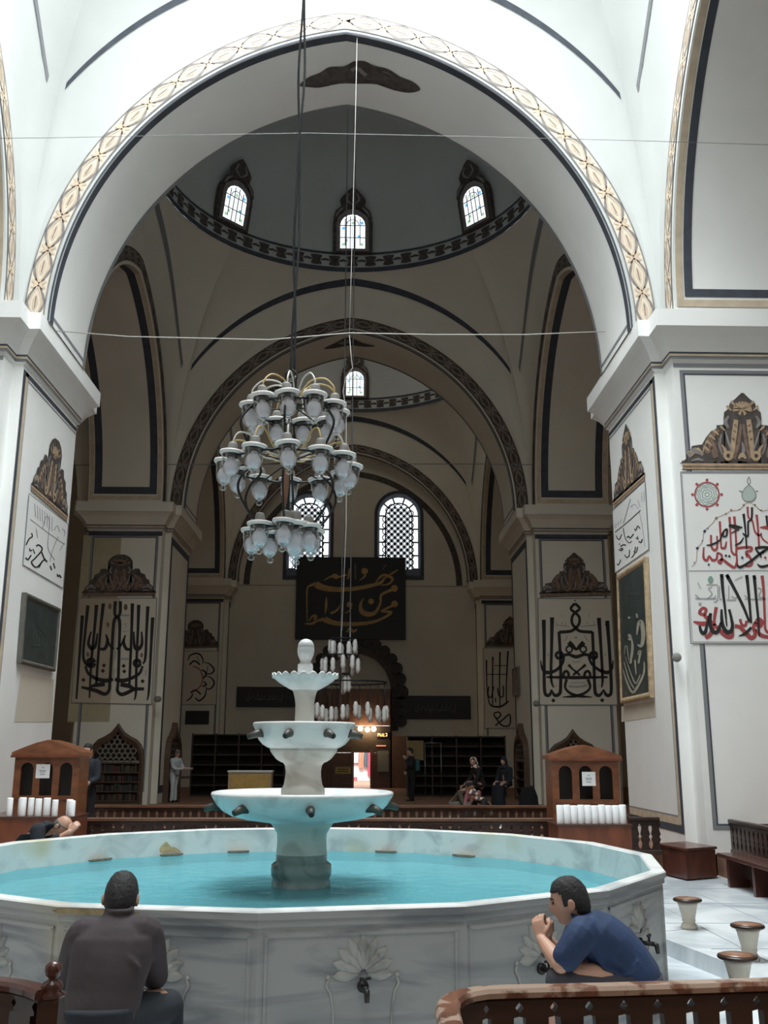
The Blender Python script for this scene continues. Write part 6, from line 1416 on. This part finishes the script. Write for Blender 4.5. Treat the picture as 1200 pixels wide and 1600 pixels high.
m = MB(); torso(m, [(pel + V((0, 0, dz)), V((.17, 0, 0)), V((0, .14, 0))) for dz in (-.10, -.02, .05)])
for a_, b_, c_ in ((hip_l, kn_l, an_l), (hip_r, kn_r, an_r)): limb(m, [a_, (a_ + b_)/2, b_], [.11, .098, .082]); limb(m, [b_, (b_ + c_)/2, c_ + V((0, 0, .02))], [.082, .07, .058])
fused('trousers', m, .012, 'navy', man, 3)
m = MB(); foot(m, an_l, (0, 1, 0)); foot(m, an_r, (0.1, 1, 0)); fused('shoes', m, .008, 'shoe', man, 2)
def seat_stool(p, label):
    t = thing('stool', label, 'stool', p)
    MB().lathe(p, [(.002, 0), (.082, 0), (.07, .05), (.066, .10), (.098, .20), (.112, .225), (.002, .226)], 20).build('stone_base', 'stool_stone', t); MB().lathe(p, [(.002, .224), (.14, .224), (.15, .24), (.14, .256), (.002, .26)], 24).build('seat', 'wood_seat', t)
seat_stool(V((pel.x, 5.0, 0)), 'marble stool under the man in the brown jacket')
# ---- the man in the blue shirt, in profile, wetting his forearms
Yb = 5.72; K = Yb/FPX
hc = at(889, 1408, Yb); hf, hu = V((-.94, .20, -.24)), V((-.22, .05, .97))
man = thing('person', 'man in a short-sleeved dark blue shirt seated in profile, washing his forearms at the fountain', 'person', (at(985, 1540, Yb).x, Yb, 0))
fv = V((-.95, .31, 0)); rv = V((.31, .95, 0))              # his forward, his right (away from us)
sp = [(at(904, 1440, Yb), .10, .062), (at(915, 1448, Yb), .17, .10), (at(934, 1462, Yb), .205, .125), (at(957, 1482, Yb), .195, .135), (at(977, 1505, Yb), .18, .135), (at(990, 1526, Yb), .18, .14), (at(994, 1544, Yb), .185, .145)]
def spine_rings(k=1.0, cut=None):
    out = []
    for i, (c, hw, hd) in enumerate(sp):
        a = sp[max(0, i-1)][0]; b = sp[min(len(sp)-1, i+1)][0]; t_ = (b - a).normalized(); dv = rv.cross(t_).normalized(); out.append((c, rv*hw*k, dv*hd*k))
    return out
sh_n, sh_f = at(908, 1462, Yb - .19), at(905, 1458, Yb + .16); el_n, el_f = at(876, 1508, Yb - .22), at(884, 1500, Yb + .14); wr_n, wr_f = at(846, 1468, Yb - .04), at(853, 1467, Yb + .10)
pel = at(992, 1536, Yb); hp_n, hp_f = pel - rv*.10, pel + rv*.10; kn_n, kn_f = at(874, 1532, Yb - .18), at(880, 1524, Yb + .16); an_n, an_f = V((kn_n.x + .03, Yb - .16, .085)), V((kn_f.x + .02, Yb + .20, .085))
m = MB(); head(m, hc, hf, hu, 1.02); limb(m, [hc + V((.03, 0, -.05)), at(903, 1440, Yb), at(918, 1455, Yb)], [.058, .06, .08]); torso(m, spine_rings(.82))
limb(m, [sp[2][0], sh_n], [.08, .06]); limb(m, [sp[2][0], sh_f], [.08, .06])
for a_, b_, c_ in ((sh_n, el_n, wr_n), (sh_f, el_f, wr_f)): limb(m, [a_, (a_ + b_)/2, b_], [.058, .052, .043]); limb(m, [b_, b_ + (c_ - b_)*.35, c_], [.043, .045, .030])
for a_, b_, c_ in ((hp_n, kn_n, an_n), (hp_f, kn_f, an_f)): limb(m, [pel, a_, b_, c_], [.10, .085, .055, .04])
hand(m, wr_n, V((-.10, .30, .75)), V((.35, .6, .1)), -1, .9); hand(m, wr_f, V((.05, -.25, .8)), V((-.25, -.6, -.1)), -1, 1.0)
fused('body', m, .0055, 'skin', man, 3)
hair('hair', hc, hf, hu, 1.02, 'hair_black', man, .52, -.55, 1.05)
r_, f_, u_ = basis(hf, hu)
for sg in (-1, 1):
    q = hc + r_*(sg*.030) + f_*.083 + u_*.012; m = MB(); m.ball(q, .009, 8, 6); m.build('eye', 'black', man)
    m = MB(); m.tube([hc + r_*(sg*.016) + f_*.094 + u_*.030, hc + r_*(sg*.034) + f_*.090 + u_*.036, hc + r_*(sg*.050) + f_*.078 + u_*.030], [.004, .006, .003], 6); m.build('eyebrow', 'hair_black', man)
m = MB(); torso(m, spine_rings(1.04))
for a_, b_ in ((sh_n, el_n), (sh_f, el_f)): limb(m, [sp[1][0] + (a_ - sp[1][0])*.6, a_, a_ + (b_ - a_)*.72], [.085, .085, .075])
m.tube([sp[0][0] + V((-.01, 0, .02)) + rv*.062*math.cos(q) + V((-.05*math.sin(q), 0, .045*math.sin(q) + .012)) for q in [2*PI*k/14 for k in range(14)]], .016, 8, closed=True)
for pts in (((946, 1452), (962, 1478), (985, 1506)), ((935, 1478), (960, 1500), (985, 1520)), ((1000, 1500), (985, 1516), (965, 1528)), ((925, 1490), (945, 1512), (975, 1527))): m.tube([at(x, y, Yb - .185) for x, y in pts], [.005, .015, .006], 6)
fused('shirt', m, .009, 'blue_shirt', man, 3)
m = MB(); torso(m, [(pel + V((0, 0, dz)), rv*.18, fv*.15) for dz in (-.12, -.03, .05)])
for a_, b_, c_ in ((hp_n, kn_n, an_n), (hp_f, kn_f, an_f)): limb(m, [a_, (a_ + b_)/2, b_], [.105, .09, .075]); limb(m, [b_, (b_ + c_)/2, c_ + V((0, 0, .02))], [.075, .065, .058])
fused('trousers', m, .011, 'grey_trousers', man, 3)
m = MB(); foot(m, an_n, fv); foot(m, an_f, fv); fused('shoes', m, .008, 'shoe', man, 2)
seat_stool(V((pel.x, pel.y, 0)), 'marble stool under the man in the blue shirt')
# ---- the bald man bending over the far left of the rim
rim = onZ(84, 1309, RZ); dn = (V((rim.x, rim.y, 0)) - V((cF.x, cF.y, 0))).normalized(); Yr = rim.y + .35
man = thing('person', 'balding man in a dark jacket bending over the far left rim of the fountain', 'person', (rim.x + dn.x*.5, rim.y + dn.y*.5, 0))
hc = at(97, 1292, Yr); hf, hu = V((.72, -.35, -.60)), V((.70, -.1, .72)); K = Yr/FPX
m = MB(); head(m, hc, hf, hu, .98); ch_ = at(66, 1296, Yr + .06); bk = at(44, 1325, Yr + .25); limb(m, [hc - V((.03, 0, .02)), at(80, 1298, Yr + .03), ch_ - V((.02, 0, .02))], [.052, .052, .06]); limb(m, [ch_ - V((.04, 0, .02)), bk, V((bk.x - .05, bk.y + .1, .42))], [.08, .09, .10])
wl, wf = at(108, 1300, Yr - .12), at(112, 1299, Yr + .06); e1_, e2_ = at(62, 1325, Yr - .16), at(84, 1322, Yr + .1); limb(m, [ch_ - V((0, .15, 0)), e1_, wl], [.06, .045, .03]); limb(m, [ch_ + V((0, .15, 0)), e2_, wf], [.06, .045, .03])
hand(m, wl, V((.4, .2, .5)), V((.3, .8, 0)), 1, .6); hand(m, wf, V((.4, -.2, .5)), V((.3, -.8, 0)), -1, .6)
hp_ = V((bk.x - .05, bk.y + .1, .42))
for sg in (-1, 1): limb(m, [hp_, hp_ + V((.30, sg*.16, .06)), V((hp_.x + .34, hp_.y + sg*.16, .085))], [.10, .07, .045])
fused('body', m, .008, 'skin', man, 3)
hair('hair', hc, hf, hu, .98, 'hair_grey', man, .2, -.5, 1.03, bald=True)
m = MB(); torso(m, [(c, V((.05, hw, 0)), V((hd, 0, .06))) for c, hw, hd in ((at(84, 1296, Yr + .02), .075, .07), (at(74, 1292, Yr + .05), .17, .11), (at(60, 1296, Yr + .12), .22, .14), (at(46, 1314, Yr + .22), .21, .15), (bk - V((0, 0, .12)), .19, .15), (hp_, .18, .15))])
limb(m, [ch_ - V((0, .15, 0)), e1_, e1_ + (wl - e1_)*.6], [.085, .066, .05]); limb(m, [ch_ + V((0, .15, 0)), e2_, e2_ + (wf - e2_)*.6], [.085, .066, .05]); fused('jacket', m, .014, 'navy', man, 3)
m = MB()
for sg in (-1, 1): limb(m, [hp_, hp_ + V((.30, sg*.16, .06)), V((hp_.x + .34, hp_.y + sg*.16, .10))], [.14, .085, .06])
fused('trousers', m, .016, 'black_cloth', man, 2); m = MB()
for sg in (-1, 1): foot(m, V((hp_.x + .34, hp_.y + sg*.16, .085)), (1, 0, 0))
fused('shoes', m, .012, 'shoe', man, 1)
seat_stool(V((hp_.x, hp_.y, 0)), 'marble stool under the balding man on the far left')
# ---- people farther down the hall
def figure(label, p, H, fwd, top, bottom, arms=((.1, .10), (.1, .10)), lean=0.0, sit=0.0, headwear=None, skinm='skin', hairm='hair_black', shoes='shoe', skirt=False, nod=0.0, backpack=None):
    """standing (sit 0) or seated figure; p is the point on the floor, arms = (forward reach, raise) per side"""
    k = H/1.72; r, f, u = basis((fwd[0], fwd[1], 0)); p = V(p); t = thing('person', label, 'person', p)
    hz = (.92 if not sit else sit)*k if not sit else sit; hipc = p + u*hz
    tl = V(f*math.sin(lean) + u*math.cos(lean))
    chest, neck = hipc + tl*.38*k, hipc + tl*.53*k; hd = neck + tl*.13*k + f*.03*k
    hfwd = f*math.cos(nod) - u*math.sin(nod); hup = u*math.cos(nod) + f*math.sin(nod)
    m, T_, B_, S_ = MB(), MB(), MB(), MB()
    head(m, hd, hfwd, hup, k); limb(m, [hd - u*.06*k, neck, chest], [.056*k, .058*k, .12*k], 10); limb(m, [chest, hipc], [.13*k, .13*k], 10)
    torso(T_, [(hipc - u*.06*k, r*.185*k, f*.135*k), (hipc + tl*.05*k, r*.18*k, f*.13*k), (hipc + tl*.22*k, r*.175*k, f*.125*k), (chest, r*.20*k, f*.135*k), (hipc + tl*.46*k, r*.18*k, f*.11*k), (neck, r*.075*k, f*.07*k)], 16)
    for sg, (rch, rise) in zip((-1, 1), arms):
        s_ = hipc + tl*.44*k + r*sg*.19*k; e = s_ - u*.26*k + f*rch*.5*k + r*sg*.05*k; w_ = e + f*(rch*1.1 + .03)*k + u*(rise - .18)*k - r*sg*.05*k
        limb(m, [s_, e, w_], [.055*k, .043*k, .03*k], 8); limb(T_, [s_, e, e + (w_ - e)*.85], [.08*k, .065*k, .05*k], 8); hand(m, w_, (w_ - e), -r*sg, sg, .6, k)
    for sg in (-1, 1):
        h_ = hipc + r*sg*.09*k
        if sit: kn = h_ + f*.42*k + r*sg*.04; an = V((kn.x, kn.y, p.z + .08*k))
        else: kn = h_ - u*(hz - p.z*0 - .47*k) + f*.03*k*sg; an = V((kn.x, kn.y, p.z + .08*k)) - f*.03*k*sg
        limb(m, [hipc, h_, kn, an], [.10*k, .085*k, .055*k, .04*k], 8)
        if not skirt: limb(B_, [h_, (h_ + kn)/2, kn], [.115*k, .10*k, .08*k], 8); limb(B_, [kn, (kn + an)/2, an], [.08*k, .075*k, .07*k], 8)
        foot(S_, an, f, s=k)
    if skirt:
        if sit: torso(B_, [(hipc, r*.2*k, f*.16*k), (hipc + f*.22*k - u*.02, r*.21*k, u*.12*k), (hipc + f*.40*k - u*.08, r*.21*k, u*.14*k + f*.05)], 14); torso(B_, [(hipc + f*.42*k - u*.02, r*.20*k, f*.12*k), (V((0, 0, p.z + .06)) + V(((hipc + f*.42*k).x, (hipc + f*.42*k).y, 0)), r*.23*k, f*.16*k)], 14)
        else: torso(B_, [(hipc, r*.19*k, f*.15*k), (p + u*.5*k, r*.21*k, f*.18*k), (p + u*.05, r*.24*k, f*.21*k)], 14)
    fused('body', m, .014*k, skinm, t, 2); fused('top', T_, .018*k, top, t, 3)
    if B_.v: fused('skirt' if skirt else 'trousers', B_, .018*k, bottom, t, 3)
    fused('shoes', S_, .014*k, shoes, t, 1)
    if headwear:
        Hh = MB(); rr_, ff_, uu_ = basis(hfwd, hup)
        torso(Hh, [(neck - u*.05*k, r*.16*k, f*.14*k), (neck + tl*.03*k, r*.10*k, f*.10*k), (hd - uu_*.08*k - ff_*.025*k, rr_*.088*k, ff_*.085*k), (hd - ff_*.030*k, rr_*.097*k, ff_*.095*k), (hd + uu_*.07*k - ff_*.02*k, rr_*.092*k, ff_*.100*k), (hd + uu_*.125*k - ff_*.01*k, rr_*.055*k, ff_*.065*k), (hd + uu_*.14*k, rr_*.01, ff_*.01)], 16, 2.2); fused('headscarf', Hh, .014*k, headwear, t, 2)
    else: hair('hair', hd, hfwd, hup, k, hairm, t, .42, -.5)
    if backpack:
        b_ = MB(); torso(b_, [(hipc + tl*z*k - f*.2*k, r*hw*k, f*.09*k) for z, hw in ((.02, .12), (.06, .15), (.3, .15), (.42, .10))], 14); fused('backpack', b_, .018, backpack, t, 2)
    return t
pf = onZ(283, 1250, PZ); figure('boy in a pale grey hooded tracksuit standing, looking down, beside the left far pier', (pf.x, min(pf.y, 30.2), PZ), 1.52, (.85, -.45), 'grey_suit', 'grey_suit', ((.28, .16), (.28, .16)), .08, nod=.5, hairm='hair_grey')
def floor_at(x, Y): return V((onY(x, 1250, Y).x, Y, PZ))
figure('person in a dark coat with a teal bag standing in front of the yellowish poster', floor_at(643, 31.0), 1.60, (-1, -.15), 'black_cloth', 'black_cloth', ((.12, .42), (.06, .02)), .02, nod=.1, backpack='teal')
figure('woman in a black top and patterned white headscarf seated facing left behind the balustrade', floor_at(752, 27.0), 1.60, (-.95, -.3), 'black_cloth', 'black_cloth', ((.20, -.02), (.20, -.02)), .30, sit=.62, headwear='scarf', skirt=True, nod=.45)
figure('person in a dark navy robe and hood seated against the right far pier', floor_at(792, 28.0), 1.58, (-.7, -.7), 'navy', 'navy', ((.14, -.05), (.14, -.05)), .12, sit=.60, headwear='navy', skirt=True, nod=.25)
figure('person in an olive jacket crouching low left of the woman with the patterned headscarf', floor_at(708, 25.0), 1.5, (.8, -.5), 'olive', 'stone', ((.25, -.1), (.25, -.1)), .75, sit=.22, nod=.6)
figure('child in a pink coat sitting in front of the woman with the patterned headscarf', floor_at(742, 24.3), 1.25, (-.5, -.8), 'pink', 'stone', ((.18, -.05), (.18, -.05)), .25, sit=.22, nod=.4, hairm='hair_black')
figure('person in a floral pale headscarf bowing low, right of the child in pink', floor_at(768, 22.0), 1.5, (-.8, -.4), 'black_cloth', 'stone', ((.3, -.12), (.3, -.12)), .85, sit=.20, headwear='scarf', nod=.9)
figure('person in dark clothes standing half hidden behind the left glazed case', floor_at(133, 17.5), 1.62, (-.3, -1), 'navy', 'black_cloth')
# small things left on the carpet
bp0 = floor_at(826, 27.2); m = MB(); torso(m, [(bp0 + V((0, 0, z)), V((hw, 0, 0)), V((0, .16, 0))) for z, hw in ((.01, .22), (.05, .27), (.3, .25), (.5, .18), (.56, .08))], 16); tag(fused('backpack', m, .02, 'black_cloth', None, 2), 'black bag on the carpet against the right far pier', 'bag')
for i, x in enumerate((728 + 55, 793)):
    m = MB(); q = onY(x, 1249.5, 20.2); foot(m, V((q.x, 20.2, PZ + .075)), (-.3, -1, 0)); tag(fused('shoe', m, .012, 'white_shoe', None, 1), 'white shoe of the pair on the carpet below the hooded person', 'shoe', 'pair of white shoes')
cl = onY(690, 1247, 21.0); m = MB(); torso(m, [(V((cl.x + x, 21.0, PZ + .09)), V((0, .2, 0)), V((0, 0, h))) for x, h in ((-.30, .03), (-.15, .08), (.1, .10), (.3, .12), (.42, .05))], 14); tag(fused('folded_coat', m, .02, 'stone', None, 2), 'pinkish grey coat heaped on the carpet, left of the crouching person', 'coat')
